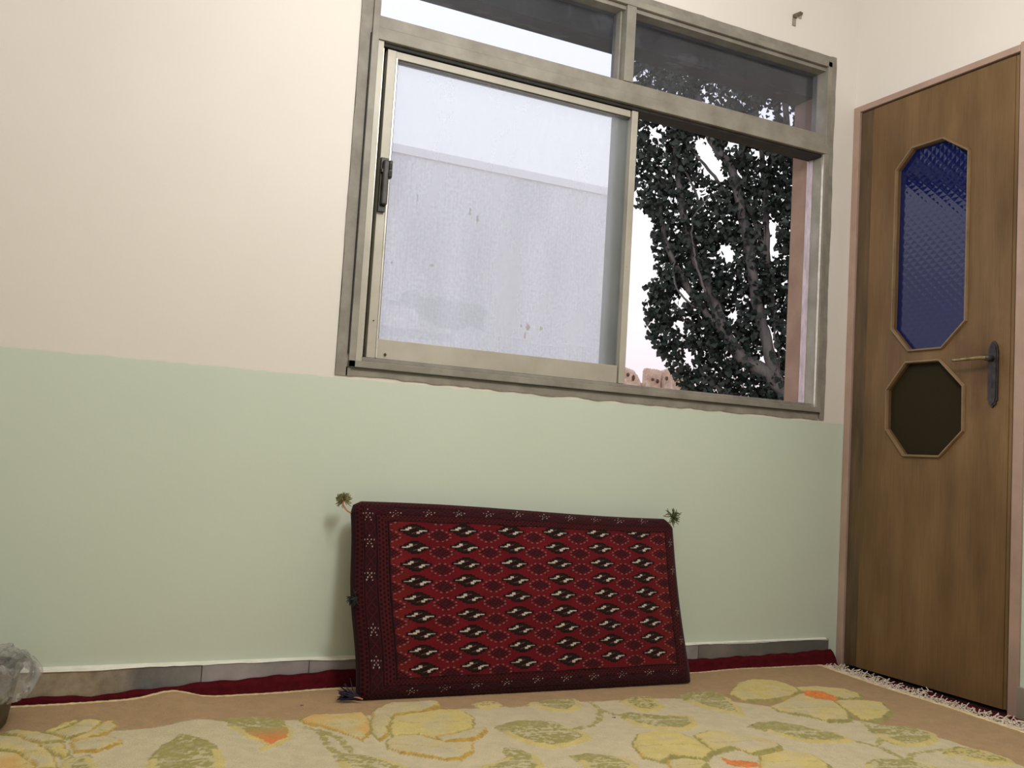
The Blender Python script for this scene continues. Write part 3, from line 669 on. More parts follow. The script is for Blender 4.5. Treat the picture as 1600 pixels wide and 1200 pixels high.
    C2 = np.concatenate([C2, [[.3, .2, .1]]])
    me = raw_mesh('rug', np.concatenate([V, Vs, [[cx_, cy_, .0125]]]), np.concatenate([F, Fs, Fb])); set_cols(me, C2); me.shade_smooth()
    ru = link_mesh('floral_rug', me, vcol_mat('carved_floral_pile', .95, 420, .55, .002, .15),
        label='large cream rug with yellow flowers, green leaves and a wide beige border', cat='rug')
    return ru
rug = build_rug()
# fringe of loose white yarn along the rug's right edge
bm = bmesh.new()
def redge(y): return float(np.interp(y, [-2.7, -.83, -.48, -.03], [-.20, -.158, -.142, -.113]))
y = -.035
while y > -2.7:
    fine = y > -.95
    n = 7; p = Vector((redge(y)-.004, y, .022)); pts = [p.copy()]; a = random.uniform(-.7, .7)
    ln = random.uniform(.034, .066)/n*1.5*(1.15 if math.sin(y*23)+math.sin(y*51) > .5 else .85)
    for k in range(n):
        a += random.uniform(-1.0, 1.0); a *= .9
        p = p + Vector((math.cos(a)*ln, math.sin(a)*ln, 0)); p.z = .0165 + random.random()*.022*(k/n)+ (.004 if k < 2 else 0)
        p.x = max(min(p.x, -.018), redge(y)-.006)
        pts.append(p.copy())
    tube_bm(bm, pts, .0016, 4 if fine else 3)
    y -= .0042 if fine else .010
M_fr = mottled('white_yarn', lin(225, 210, 195), lin(200, 185, 168), 60, .95, 0, 0)
from_bm('fringe', bm, M_fr, rug, kind='stuff', label='loose curly white fringe')

# ---------------------------------------------------------------- leaning woven floor cushion
KTL = np.array([-1.838, -.085, .532]); KBL = np.array([-1.810, -.172, .030]); KBR = np.array([-.767, -.192, .030]); KTR = np.array([-.789, -.085, .515])
cushion = empty('floor_cushion', (-1.3, -.12, .03), label='dark red woven Turkmen floor cushion leaning on the green wall below the window', cat='cushion')
def kpos(u, v):
    u = u[..., None]; v = v[..., None]
    return KBL*(1-u)*(1-v) + KBR*u*(1-v) + KTL*(1-u)*v + KTR*u*v
nrm = np.cross(KBR-KBL, KTL-KBL); nrm /= np.linalg.norm(nrm)      # points towards the room (-y)
if nrm[1] > 0: nrm = -nrm
NU, NV = 720, 380
def edge_param(n, e=.05):
    t = np.linspace(0, 1, n); return t
U, Vv = np.meshgrid(edge_param(NU), edge_param(NV))
def thick(U, V):
    W, H = 1.04, .51
    du = np.minimum(U, 1-U)*W; dv = np.minimum(V, 1-V)*H
    f = lambda d, r: np.sqrt(np.clip(1-np.clip(1-d/r, 0, 1)**2, 0, 1))
    return .004 + .024*f(du, .030)*f(dv, .035) + .010*np.sin(np.pi*U)*np.sin(np.pi*V)
def outline(U, V):
    P = kpos(U, V)
    cr = lambda a, b_: np.clip(1-a/.03, 0, 1)*np.clip(1-b_/.06, 0, 1)
    P[..., 0] += .010*cr(U, 1-V) - .012*cr(1-U, 1-V); P[..., 2] -= .010*cr(U, 1-V) + .012*cr(1-U, 1-V)
    P[..., 2] += .005*np.sin(U*5.2+.4)*(V**3) - .004*np.sin(np.pi*U)*(1-V)**3
    P[..., 0] += .010*np.sin(V*np.pi)*(U**6)*-1 + .004*np.sin(V*9)*((1-U)**6)
    return P
def cushion_cols(U, V):
    C = np.empty(U.shape+(3,))
    k = 1/.92
    red = np.array([.118, .0050, .0100])*k; dark = np.array([.0100, .0035, .0036])*k; maroon = np.array([.030, .0048, .0066])*k
    brown = np.array([.0165, .0105, .0052])*k; white = np.array([.56, .48, .42])*k*.9; pink = np.array([.20, .085, .085])*k; dred = np.array([.060, .0065, .0090])*k
    purple = np.array([.020, .0045, .0075])*k
    C[:] = red
    C *= (.86+.28*vnoise(U*1.04, V*.51, .05, 40)+.0*U)[..., None]
    # orange-red abrash near the left and right ends of the field
    w = np.exp(-((U-.11)/.04)**2)+np.exp(-((U-.94)/.04)**2); C[..., 1] += .006*w; C[..., 0] *= 1+.12*w
    ugl = lambda i, v: (.160+.1402*i)+(1-v)*.020*(1-.1*i) if i >= 0 else 0
    # secondary diamonds
    def sec(uc, vc):
        a = (U-uc)/.040; b = (V-vc)/.040
        m = (np.abs(a) < 1.25) & (np.abs(b) < 1.25)
        if not m.any(): return
        aa, bb = a[m], b[m]; r = np.abs(aa)+np.abs(bb)*1.0; c = C[m]
        core = (r < .80) & ((np.sin(aa*19)*np.sin(bb*15)) > -.25); c[core] = maroon*.9
        c[(r < .36)] = purple*1.3; c[(r < .16)] = dred
        for q in range(12):
            t = 2*math.pi*(q+.5)/12; ca, cb = math.cos(t), math.sin(t); s = 1/(abs(ca)+abs(cb))**.55*.86
            c[np.hypot((aa-ca*s)*1.0, (bb-cb*s)*.9) < .085] = pink
            c[np.hypot((aa-ca*s*1.18), (bb-cb*s*1.2)*.9) < .05] = maroon
        C[m] = c
    for i in range(-1, 6):
        for j in range(-1, 9):
            vj = .8685-.0885*j - .0442; uc = .160+.1402*(i+.5)+(1-vj)*.018
            sec(uc, vj+.032*(uc-.16)/.7)
    # main guls
    def gul(uc, vc):
        a = (U-uc)/.0425; b = (V-vc)/.0345
        m = (np.abs(a) < 1.1) & (np.abs(b) < 1.1)
        aa, bb = a[m], b[m]; c = C[m]; A = np.abs(aa); B = np.abs(bb)
        g = lambda A_: np.select([A_ < .28, A_ < .50, A_ < .72, A_ < 1.0], [1.0, .80, .55, .26], 0)
        out = B < g(A); c[out] = dark
        inn = (B < g(A/.80)*.72) & (A < .80); c[inn] = brown
        ring = inn & ((np.abs(B-g(A/.55)*.45) < .045)) & (A < .5); c[ring] = dark
        def wr(a0, a1, b0, b1):
            for s in (1, -1):
                q = (s*aa > a0) & (s*aa < a1) & (s*bb > b0) & (s*bb < b1); c[q] = white
        wr(-.86, -.46, -.04, .07); wr(-.54, -.32, -.03, .24); wr(-.38, -.16, .19, .52)
        dm = (np.abs(aa*.95+bb*.30) < .27) & (np.abs(bb-aa*.6) < .42) & (A < .34) & ~((aa < -.16) & (bb > .19)) & ~((aa > .16) & (bb < -.19)); c[dm] = dark*1.2
        ln = dm & (np.abs(np.abs(bb-aa*.6)-.38) < .04); c[ln] = pink*.9
        C[m] = c
    for i in range(6):
        for j in range(9):
            v0 = .852-.0882*j; uc = .1590+.1402*i+(1-v0)*.018
            gul(uc, v0 + .040*i/5)
    # borders: distance across each border, 0 outside .. 1 at the field
    wob = .004*np.sin(U*31)
    SL = U/(.094+.010*(1-V)); SR = (1-U)/(.053-.010*V); SR = .38+.62*SR
    ST = (1-V)/(.108-.012*U+wob*.5); SB = V/(.108+.012*U+wob*.5)
    S = np.minimum(np.minimum(SL, SR), np.minimum(ST, SB)); hor = (np.minimum(ST, SB) <= np.minimum(SL, SR))
    t = np.where(hor, U*1.04, V*.51*1.02)
    bd = S < 1
    def dots(S_, lo, hi, rows, pitch, cbg, cdot, rad):
        m = bd & (S_ >= lo) & (S_ < hi); w = (hi-lo)/rows
        r = np.floor((S_-lo)/w); tt = t/pitch + .5*(r % 2); d = np.hypot((tt-np.floor(tt)-.5)*1.0, ((S_-lo)/w-r-.5)*1.0)
        C[m] = cbg; C[m & (d < rad)] = cdot
    C[bd] = purple
    dots(S, .06, .27, 2, .012, dred*.85, dark*.8, .34)
    dots(S, .66, .94, 3, .012, dred*1.05, dark*.8, .33)
    m = bd & (S > .32) & (S < .60)
    q = (S-.46)/.14; tt = t/.036; ft = np.abs(tt-np.floor(tt)-.5)*2
    C[m & (np.abs(np.abs(q)+ft-1) < .13)] = dred*.95
    C[m & (np.abs(q)+ft < .35)] = dred*.7
    for lo in (.03, .29, .62, .955): C[bd & (np.abs(S-lo) < .016)] = dark*.5
    C[bd & (np.abs(S-.60) < .010)] = dred*.8; C[bd & (np.abs(S-.315) < .010)] = dred*.8
    def ros(uc, vc, au, av, n=9):
        for q in range(n):
            if q == 0: da = db = 0
            elif q < 5: th = q*1.5708+.78; da, db = math.cos(th)*.55, math.sin(th)*.50
            else: th = (q-5)*1.2566+.3; da, db = math.cos(th)*1.05, math.sin(th)*1.0
            C[(np.abs((U-uc)/au-da) < .085) & (np.abs((V-vc)/av-db) < .11)] = white*.8
    for k, v in zip(range(10), [.9415, .950, .955, .961, .9715, .969, .972, .972, .974, .977]):
        ros([.114, .208, .294, .381, .472, .555, .639, .723, .803, .887][k], v-.006, .015, .017)
    for k, v in zip(range(10), [.037, .046, .057, .063, .070, .070, .070, .073, .075, .072]):
        ros([.14, .228, .317, .403, .494, .581, .667, .758, .849, .936][k], v, .014, .017)
    for v in (.925, .79, .62, .345, .185): ros(.038+.010*(1-v), v, .0125, .030, 10)
    for v in (.84, .67, .42, .25): ros(.976, v, .007, .024, 9)
    C[(U < .006) | (V < .004) | (V > .996) | (U > .996)] = purple*.9
    C *= (.80+.4*rng.random(U.shape))[..., None]
    return C
P = outline(U, Vv); th = thick(U, Vv)
Pf = P + nrm*(th[..., None]-.028)+nrm*.0
me = raw_mesh('cover', Pf.reshape(-1, 3), grid_faces(NU, NV)); set_cols(me, cushion_cols(U, Vv).reshape(-1, 3)); me.shade_smooth()
cov = link_mesh('cover', me, vcol_mat('knotted_wool', .92, 600, .6, .0015, .1), cushion)
us = np.linspace(0, 1, 60); U2, V2 = np.meshgrid(us, np.linspace(0, 1, 40))
Pb = outline(U2, V2) + nrm*(-.028 - thick(U2, V2)*.9 + .003)[..., None] if False else outline(U2, V2) - nrm*(.028 + thick(U2, V2)*.75 - .004)[..., None]
# strip joining front cover and backing
me = raw_mesh('backing', Pb.reshape(-1, 3), grid_faces(60, 40, flip=True)); me.shade_smooth()
M_back = mottled('pink_beige_lining', lin(176, 128, 112), lin(150, 104, 92), 20, .9, 0, .3)
link_mesh('backing', me, M_back, cushion, label='plain pinkish lining cloth')
def rim(us_, vs_):
    f_ = outline(us_, vs_) + nrm*(thick(us_, vs_)[..., None]-.028); b_ = outline(us_, vs_) - nrm*(.028 + thick(us_, vs_)*.75 - .004)[..., None]
    return f_, b_
n = 120; l = np.linspace(0, 1, n)
ru_ = np.concatenate([l, np.ones(n), l[::-1], np.zeros(n)]); rv_ = np.concatenate([np.zeros(n), l, np.ones(n), l[::-1]])
f_, b_ = rim(ru_, rv_); N = len(f_)
mid = (f_*.5+b_*.5); cen = mid.mean(0); 
Vr = np.concatenate([f_, b_]); i = np.arange(N); j = (i+1) % N
me = raw_mesh('side_binding', Vr, np.stack([i, i+N, j+N, j], 1)); me.shade_smooth()
link_mesh('side_binding', me, mottled('dark_wool_binding', lin(62, 20, 26), lin(44, 14, 18), 60, .95, 0, .4, 500), cushion, label='dark maroon wool binding')
def tassel(root, direction, length, spread, mat, label, n=46, curl=.3, cord=None):
    bm = bmesh.new(); root = Vector(root); d = Vector(direction).normalized()
    for k in range(n):
        r = Vector((random.gauss(0, 1), random.gauss(0, 1)*.5, random.gauss(0, 1)))*spread
        p = root.copy(); pts = [p.copy()]; v = (d + r).normalized()
        for s in range(4):
            v = (v + Vector((random.gauss(0, curl), random.gauss(0, curl)*.4, random.gauss(0, curl)))).normalized(); p = p + v*(length/4*random.uniform(.7, 1.1))
            p.y = min(p.y, -.005); p.z = max(p.z, .0345) if root.z < .2 else p.z
            pts.append(p.copy())
        tube_bm(bm, pts, [.0014, .0015, .0013, .0011, .0008], 4)
    t = from_bm('tassel', bm, mat, cushion, label=label)
    if cord:
        bm = bmesh.new(); tube_bm(bm, smooth_path(cord, 4), .0022, 6)
        from_bm('cord', bm, M_cord, t)
M_cord = mottled('orange_cord', lin(200, 140, 105), lin(170, 110, 80), 40, .9, 0, 0)
M_khaki = mottled('khaki_wool', lin(140, 136, 96), lin(112, 108, 74), 60, .95, 0, 0)
M_green = mottled('green_wool', lin(92, 98, 62), lin(70, 76, 48), 60, .95, 0, 0)
M_navy = mottled('navy_wool', lin(30, 26, 46), lin(48, 42, 62), 60, .95, 0, 0)
M_blk = mottled('black_green_wool', lin(26, 30, 26), lin(40, 40, 34), 60, .95, 0, 0)
tassel((-1.852, -.062, .530), (-.35, -.1, .9), .026, .75, M_khaki, 'khaki tassel at the upper left corner', 90, .35,
       cord=[(-1.852, -.062, .532), (-1.856, -.070, .520), (-1.848, -.080, .506), (-1.838, -.085, .500)])
tassel((-.800, -.080, .516), (.9, -.05, .15), .036, .45, M_green, 'green tassel at the upper right corner', 60, .6)
tassel((-1.805, -.172, .040), (-.95, .25, .10), .062, .16, M_navy, 'navy tassel at the lower left corner', 40, .2,
       cord=[(-1.800, -.175, .036), (-1.812, -.172, .040), (-1.822, -.168, .041)])
tassel((-1.818, -.125, .285), (-.75, -.1, -.55), .032, .28, M_blk, 'black tassel on the left edge', 30, .35)

# ---------------------------------------------------------------- bin with plastic liner
bc = Vector((-2.716, -.185))
M_bin = mottled('brown_grey_bin', lin(96, 86, 70), lin(74, 66, 54), 18, .7, 0, .5, 60, .002, (1, 1, 2))
bn = empty('waste_bin', (bc.x, bc.y, .03), label='small grey-brown waste bin at the left end of the wall, lined with clear plastic', cat='bin')
bm = bmesh.new(); seg = 48; rings = []
pr_ = [(.0, .034), (.108, .034), (.111, .037), (.121, .10), (.130, .150), (.134, .153), (.134, .158), (.128, .158), (.126, .15), (.108, .039), (0, .039)]
for r_, z_ in pr_:
    rings.append([bm.verts.new((bc.x+math.cos(2*math.pi*k/seg)*max(r_, .0005), bc.y+math.sin(2*math.pi*k/seg)*max(r_, .0005), z_)) for k in range(seg)])
for a, b in zip(rings, rings[1:]):
    for k in range(seg): bm.faces.new((a[k], a[(k+1) % seg], b[(k+1) % seg], b[k]))
from_bm('bin_body', bm, M_bin, bn, smooth=True)
m = bpy.data.materials.new('clear_plastic_film'); m.use_nodes = True; nt = m.node_tree; nt.nodes.clear()
out = nt.nodes.new('ShaderNodeOutputMaterial'); tr = nt.nodes.new('ShaderNodeBsdfTransparent'); tr.inputs[0].default_value = (.90, .90, .90, 1)
pb = nt.nodes.new('ShaderNodeBsdfPrincipled'); pb.inputs['Base Color'].default_value = (.62, .60, .56, 1); pb.inputs['Roughness'].default_value = .22
mxs = nt.nodes.new('ShaderNodeMixShader'); nz_ = noise(nt, 22, 4, .6); rr = ramp(nt, nz_.outputs['Fac'], [(.35, (.16, .16, .16, 1)), (.7, (.42, .42, .42, 1))])
nt.links.new(rr.outputs[0], mxs.inputs[0]); nt.links.new(tr.outputs[0], mxs.inputs[1]); nt.links.new(pb.outputs[0], mxs.inputs[2]); nt.links.new(mxs.outputs[0], out.inputs[0])
nb = noise(nt, 35, 5, .6); bump(nt, pb, nb.outputs['Fac'], .8, .008); M_film = m
nu, nv = 160, 26; A, B = np.meshgrid(np.linspace(0, 2*np.pi, nu, endpoint=False), np.linspace(0, 1, nv))
r0 = np.interp(B, [0, .25, .45, .62, .8, 1], [.10, .126, .142, .160, .166, .158]); z0 = np.interp(B, [0, .25, .45, .62, .8, 1], [.145, .166, .172, .158, .132, .108])
per = lambda f, s, sd: vnoise((np.cos(A)*f+9), (np.sin(A)*f+9)+B*1.2, s, sd)-.5
r0 = r0 + per(1, .12, 1)*.028*(B) + per(1, .05, 2)*.018*(.3+B); z0 = z0 + per(1, .15, 3)*.028*(B+.2) + per(1, .06, 4)*.020
z0 = np.maximum(z0, .036)
X = bc.x+np.cos(A)*r0; Y = bc.y+np.sin(A)*np.minimum(r0, .160); Y = np.minimum(Y, -.02)
Vt = np.stack([X, Y, z0], -1).reshape(-1, 3)
i = np.arange(nu)[None, :]+np.arange(nv-1)[:, None]*nu; j = (np.arange(nu)+1)[None, :] % nu+np.arange(nv-1)[:, None]*nu
me = raw_mesh('liner', Vt, np.stack([i.ravel(), j.ravel(), (j+nu).ravel(), (i+nu).ravel()], 1)); me.shade_smooth()
link_mesh('plastic_liner', me, M_film, bn, label='crumpled clear plastic liner')

# ---------------------------------------------------------------- outside: ground, hill, mud brick ruin
M_ground = mottled('dry_earth', lin(150, 125, 100), lin(120, 98, 78), .3, .95, 0, .2, 3, .05)
box('ground', -200, 400, .2, 500, -3.2, -3.0, M_ground, kind='structure')
def hill():
    nx_, ny_ = 90, 60; X, Y = np.meshgrid(np.linspace(20, 170, nx_), np.linspace(70, 190, ny_))
    Z = 15.8*np.exp(-((X-85)/45)**2-((Y-128)/30)**2)*1.0 - 3.2 + (vnoise(X, Y, 9, 3)-.5)*1.2
    me = raw_mesh('hill', np.stack([X, Y, Z], -1).reshape(-1, 3), grid_faces(nx_, ny_)); me.shade_smooth()
    link_mesh('hill', me, mottled('pale_clay_slope', lin(206, 172, 150), lin(180, 146, 124), .4, .95, 0, .3, 2, .1), kind='structure')
hill()
ruin = empty('mud_brick_ruin', (82, 120, 11), label='crumbling pink mud-brick fortress on the hill far outside the open window', cat='ruin')
M_mud = mottled('pink_mud_brick', lin(204, 182, 166), lin(170, 148, 134), .55, .95, 0, .8, 2.5, .3)
M_hole = mottled('dark_opening', lin(96, 70, 58), lin(78, 56, 48), 1, .95, 0, 0)
def mud_block(name, x0, x1, y0, y1, z0, top, seed, parent=ruin):
    """top: list of (t,z) along x giving the broken skyline"""
    nx_, nz_ = 34, 16; r = np.random.default_rng(seed)
    t = np.linspace(0, 1, nx_); zt = np.interp(t, [a for a, _ in top], [b for _, b in top]) + (r.random(nx_)-.5)*.16
    q = np.linspace(0, 1, nz_)[:, None]
    Xf = x0+(x1-x0)*t[None, :] + np.zeros((nz_, 1)); Zf = z0+(zt[None, :]-z0)*q
    Yf = y0 + (r.random((nz_, nx_))-.5)*.12 + .35*q + (vnoise(Xf, Zf, .9, seed)-.5)*.5
    Yb = np.full_like(Yf, y1)
    V = np.concatenate([np.stack([Xf, Yf, Zf], -1).reshape(-1, 3), np.stack([Xf, Yb, Zf], -1).reshape(-1, 3)])
    o = nx_*nz_; F = [grid_faces(nx_, nz_), grid_faces(nx_, nz_, o, True)]
    ix = np.arange(o).reshape(nz_, nx_)
    a, b = ix[-1, :-1], ix[-1, 1:]; F.append(np.stack([a, b, b+o, a+o], 1))
    a, b = ix[:-1, 0], ix[1:, 0]; F.append(np.stack([a, b, b+o, a+o], 1)); a, b = ix[:-1, -1], ix[1:, -1]; F.append(np.stack([b, a, a+o, b+o], 1))
    me = raw_mesh(name, V, np.concatenate(F)); return link_mesh(name, me, M_mud, parent)
b1 = mud_block('tower', 74.5, 79.3, 119, 119.9, 9, [(0, 15.0), (.35, 15.2), (.62, 15.0), (.75, 14.7), (.9, 14.0), (1, 13.0)], 1)
b2 = mud_block('wall', 79.2, 80.9, 120.5, 122, 9, [(0, 13.15), (.3, 13.3), (1, 13.1)], 2)
b3 = mud_block('tower', 80.4, 83.9, 119.3, 120.4, 9, [(0, 15.0), (.08, 15.4), (.5, 15.3), (.52, 15.1), (.6, 15.35), (1, 15.15)], 3)
b4 = mud_block('tower', 83.4, 85.9, 118.6, 119.8, 9, [(0, 15.2), (.5, 15.75), (.8, 15.6), (1, 15.1)], 4)
b5 = mud_block('wall', 85.3, 89.2, 119.4, 120.5, 9, [(0, 15.5), (.1, 15.35), (.14, 15.1), (.7, 15.45), (.9, 15.3), (1, 14.4)], 5)
b6 = mud_block('wall', 88.3, 95, 120, 122.5, 9, [(0, 13.9), (.2, 13.5), (.5, 12.9), (1, 12.0)], 6)
for (par, x, z, w, h_, y_) in [(b1, 76.9, 14.0, .30, .45, 118.9), (b1, 77.9, 13.6, .25, .7, 118.9), (b3, 81.5, 13.7, .35, .35, 119.0), (b3, 82.4, 13.5, .3, .5, 119.0), (b4, 83.5, 14.0, .3, .5, 118.2), (b5, 86.4, 14.9, .35, .35, 119.3), (b5, 87.1, 13.2, .5, .3, 119.2), (b5, 87.9, 13.8, .3, .3, 119.3)]:
    bm = bmesh.new(); bmesh.ops.create_icosphere(bm, subdivisions=2, radius=1, matrix=Matrix.Translation((x, y_+.18, z)) @ Matrix.Diagonal((w*.7, .3, h_*.7, 1)))
    from_bm('hollow', bm, M_hole, par)

# ---------------------------------------------------------------- white neighbouring wall close behind the window
nbh = empty('neighbouring_building', (-2.5, 5.5, -3), label='pale rendered building wall with a coping, seen through the closed dusty sash', cat='building')
def nb_wall():
    x0, x1, z0, z1 = -7.0, 1.738, -3.0, 2.991; y = 4.5
    X0, Z0 = np.meshgrid(np.concatenate([np.linspace(x0, -.80, 60), np.linspace(-.79, x1, 420)]), np.concatenate([np.linspace(z0, .98, 30), np.linspace(.99, z1, 260)]))
    X = (X0-1.031)/1.395; Z = (Z0+.266)/1.395          # pattern coordinates on the wall face
    C = np.empty(X.shape+(3,)); C[:] = (.92, .93, .94)
    comb = .5+.5*np.sin(X*330+vnoise(X, Z*.3, .05, 1)*3); C *= (1-.07*comb)[..., None]
    C *= (.88+.2*vnoise(X, Z*.35, .13, 2))[..., None]
    blob = pip(X+(vnoise(X, Z, .05, 4)-.5)*.06, Z+(vnoise(X, Z, .05, 5)-.5)*.05, [(-.93, 1.50), (-.78, 1.555), (-.55, 1.56), (-.33, 1.515), (-.285, 1.40), (-.53, 1.37), (-.68, 1.42), (-.80, 1.47)])
    C[blob] *= np.array([.84, .87, .86])
    band = pip(X, Z, [(-1.1, 1.30), (-.5, 1.30), (-.5, 1.345), (-1.1, 1.36)]); C[band] *= .9
    pt = pip(X+(vnoise(X, Z, .03, 6)-.5)*.03, Z+(vnoise(X, Z, .03, 7)-.5)*.03, [(-.93, 1.46), (-.82, 1.44), (-.78, 1.36), (-.90, 1.34)]); C[pt] *= 1.05
    for px, pz, w, h_, c in [(-.446, 2.08, .007, .022, (.45, .42, .30)), (-.398, 2.040, .006, .024, (.42, .34, .24)), (-.025, 1.444, .014, .018, (.42, .30, .18)), (.061, 1.450, .010, .013, (.5, .42, .28)), (-.043, 1.395, .008, .022, (.55, .42, .28)), (-.661, 1.728, .012, .008, (.55, .48, .30)), (-.07, 1.45, .004, .01, (.4, .3, .2)), (-.90, 1.71, .003, .006, (.3, .3, .3)), (-.776, 2.09, .004, .03, (.5, .5, .5))]:
        q = np.hypot((X-px)/w, (Z-pz)/h_) + (vnoise(X, Z, .008, 9)-.5)*.9 < 1; C[q] = c
    X, Z = X0, Z0; Y = np.full_like(X, y) + .0015*comb
    me = raw_mesh('rendered_face', np.stack([X, Y, Z], -1).reshape(-1, 3), grid_faces(X.shape[1], X.shape[0])); set_cols(me, C.reshape(-1, 3))
    link_mesh('rendered_face', me, vcol_mat('combed_white_render', .9, 40, .3, .004), nbh)
nb_wall()
M_rend = mottled('white_render', (.92, .93, .94, 1), (.82, .83, .84, 1), 2, .9, 0, .2)
box('wall_mass', -7.0, 1.736, 4.503, 8.0, -3.0, 2.989, M_rend, nbh)
box('coping', -7.02, 1.745, 4.485, 8.02, 2.990, 3.061, mottled('pale_coping', (.99, .99, 1.0, 1), (.95, .95, .97, 1), 4, .9, 0, .2), nbh, .004)
for (z_, xa, xb) in ((1.648, .60, 1.03), (1.62, 1.03, 1.31), (1.648, 1.31, 1.738), (1.338, -3, 1.73)):
    box('joint_line', xa, xb, 4.4975, 4.5005, z_-.004, z_+.004, M_rend, nbh)
for x_ in (.60, 1.03, 1.31): box('joint_line', x_-.003, x_+.003, 4.4975, 4.5005, 1.338, 1.648, M_rend, nbh)

# ---------------------------------------------------------------- leafy tree in front of the open window
SIL=[(-0.779,5.76),(-0.872,5.499),(-0.907,5.31),(-0.822,5.111),(-0.932,5.044),(-0.868,4.543),(-0.807,3.635),(-0.706,3.557),(-0.572,3.39),(-0.547,3.035),(-0.485,2.799),(-0.602,2.667),(-0.595,2.374),(-0.566,2.083),(-0.479,1.939),(-0.289,1.727),(-0.181,1.573),(-0.007,1.465),(0.363,1.254),(1.174,0.949),(2.043,1.391),(2.227,3.67),(1.857,5.782),(0.972,6.687),(-0.228,6.696),(-0.726,6.217)]
GAPS=[[(-0.721,4.595),(-0.646,4.59),(-0.604,4.64),(-0.521,4.62),(-0.522,4.484),(-0.561,4.359),(-0.65,4.379)],[(-0.144,4.499),(-0.071,4.472),(0.001,4.305),(0.098,4.19),(0.127,4.027),(0.168,3.894),(0.024,3.937),(-0.1,4.163),(-0.151,4.336)],[(0.189,4.39),(0.338,4.352),(0.328,4.251),(0.208,4.272)],[(0.452,4.273),(0.527,4.298),(0.611,4.264),(0.602,4.149),(0.534,4.131),(0.476,4.199)],[(-0.203,3.895),(-0.064,3.845),(0.047,3.738),(-0.051,3.698),(-0.169,3.776)],[(0.145,3.111),(0.226,3.182),(0.315,3.065),(0.319,2.95),(0.219,3.009)],[(0.669,3.472),(0.753,3.405),(0.761,3.015),(0.701,3.002)],[(-0.312,2.521),(-0.262,2.681),(-0.132,2.666),(-0.142,2.579),(-0.251,2.448)],[(-0.318,2.339),(-0.201,2.29),(-0.18,2.16),(-0.281,2.173)],[(-0.201,2.002),(-0.072,1.961),(-0.08,1.832),(-0.18,1.859)],[(0.269,2.493),(0.36,2.479),(0.365,2.351),(0.288,2.379)],[(0.627,1.961),(0.716,1.927),(0.797,1.735),(0.716,1.74)],[(0.689,2.255),(0.785,2.208),(0.793,1.999),(0.709,2.088)],[(0.539,4.712),(0.599,4.744),(0.607,4.554),(0.53,4.574)],[(0.641,4.741),(0.67,4.703),(0.69,4.52),(0.649,4.537)],[(0.777,4.76),(0.825,4.75),(0.818,4.555),(0.781,4.644)],[(0.863,4.639),(0.898,4.593),(0.89,4.435)],[(-0.117,4.869),(-0.048,4.924),(-0.034,4.774),(-0.099,4.793)],[(-0.547,4.074),(-0.496,4.101),(-0.493,4.026),(-0.536,4.013)]]
BR=[([(1.412,-0.367),(1.187,0.95),(0.854,1.619),(0.473,1.887),(0.305,2.131),(0.136,2.521),(-0.099,3.028),(-0.226,3.469),(-0.323,3.989),(-0.439,4.893)],0.16,0.035),([(1.187,0.95),(1.03,1.35),(0.816,1.756),(0.699,2.172),(0.605,2.522),(0.51,3.019),(0.41,3.451),(0.284,3.962),(0.097,4.227),(-0.02,4.454),(-0.146,4.871)],0.1,0.05),([(0.473,1.887),(0.329,2.061),(-0.04,2.521),(-0.193,2.738),(-0.39,3.106),(-0.479,3.439),(-0.528,3.7)],0.07,0.03),([(0.808,2.313),(0.757,2.593),(0.667,3.017),(0.55,3.375),(0.438,3.594)],0.04,0.03),([(0.365,2.026),(0.142,2.378),(-0.018,2.81),(-0.088,3.1),(-0.115,3.393),(-0.002,3.572),(0.065,3.664)],0.022,0.008),([(0.215,2.308),(-0.073,2.449),(-0.245,2.63),(-0.298,2.848),(-0.276,2.994)],0.02,0.008),([(0.111,2.593),(0.008,3.026),(-0.12,3.174),(-0.273,3.691)],0.05,0.02),([(0.66,3.017),(0.64,3.516),(0.646,3.73)],0.015,0.01),([(-0.05,3.537),(-0.173,3.871),(-0.328,4.1),(-0.443,4.218)],0.022,0.01),([(0.261,3.672),(0.051,3.972),(-0.152,4.203),(-0.208,4.317)],0.03,0.012),([(0.706,2.875),(0.639,3.73),(0.542,4.457),(0.455,4.901),(0.396,5.495)],0.05,0.03),([(1.012,0.94),(1.06,2.315),(0.977,3.717),(0.867,4.329),(0.755,5.169)],0.08,0.04),([(0.946,0.937),(0.354,1.463),(0.141,1.597),(0.054,1.665)],0.04,0.015),([(0.854,1.619),(0.864,1.896),(0.8,2.173),(0.823,2.452)],0.02,0.01)]

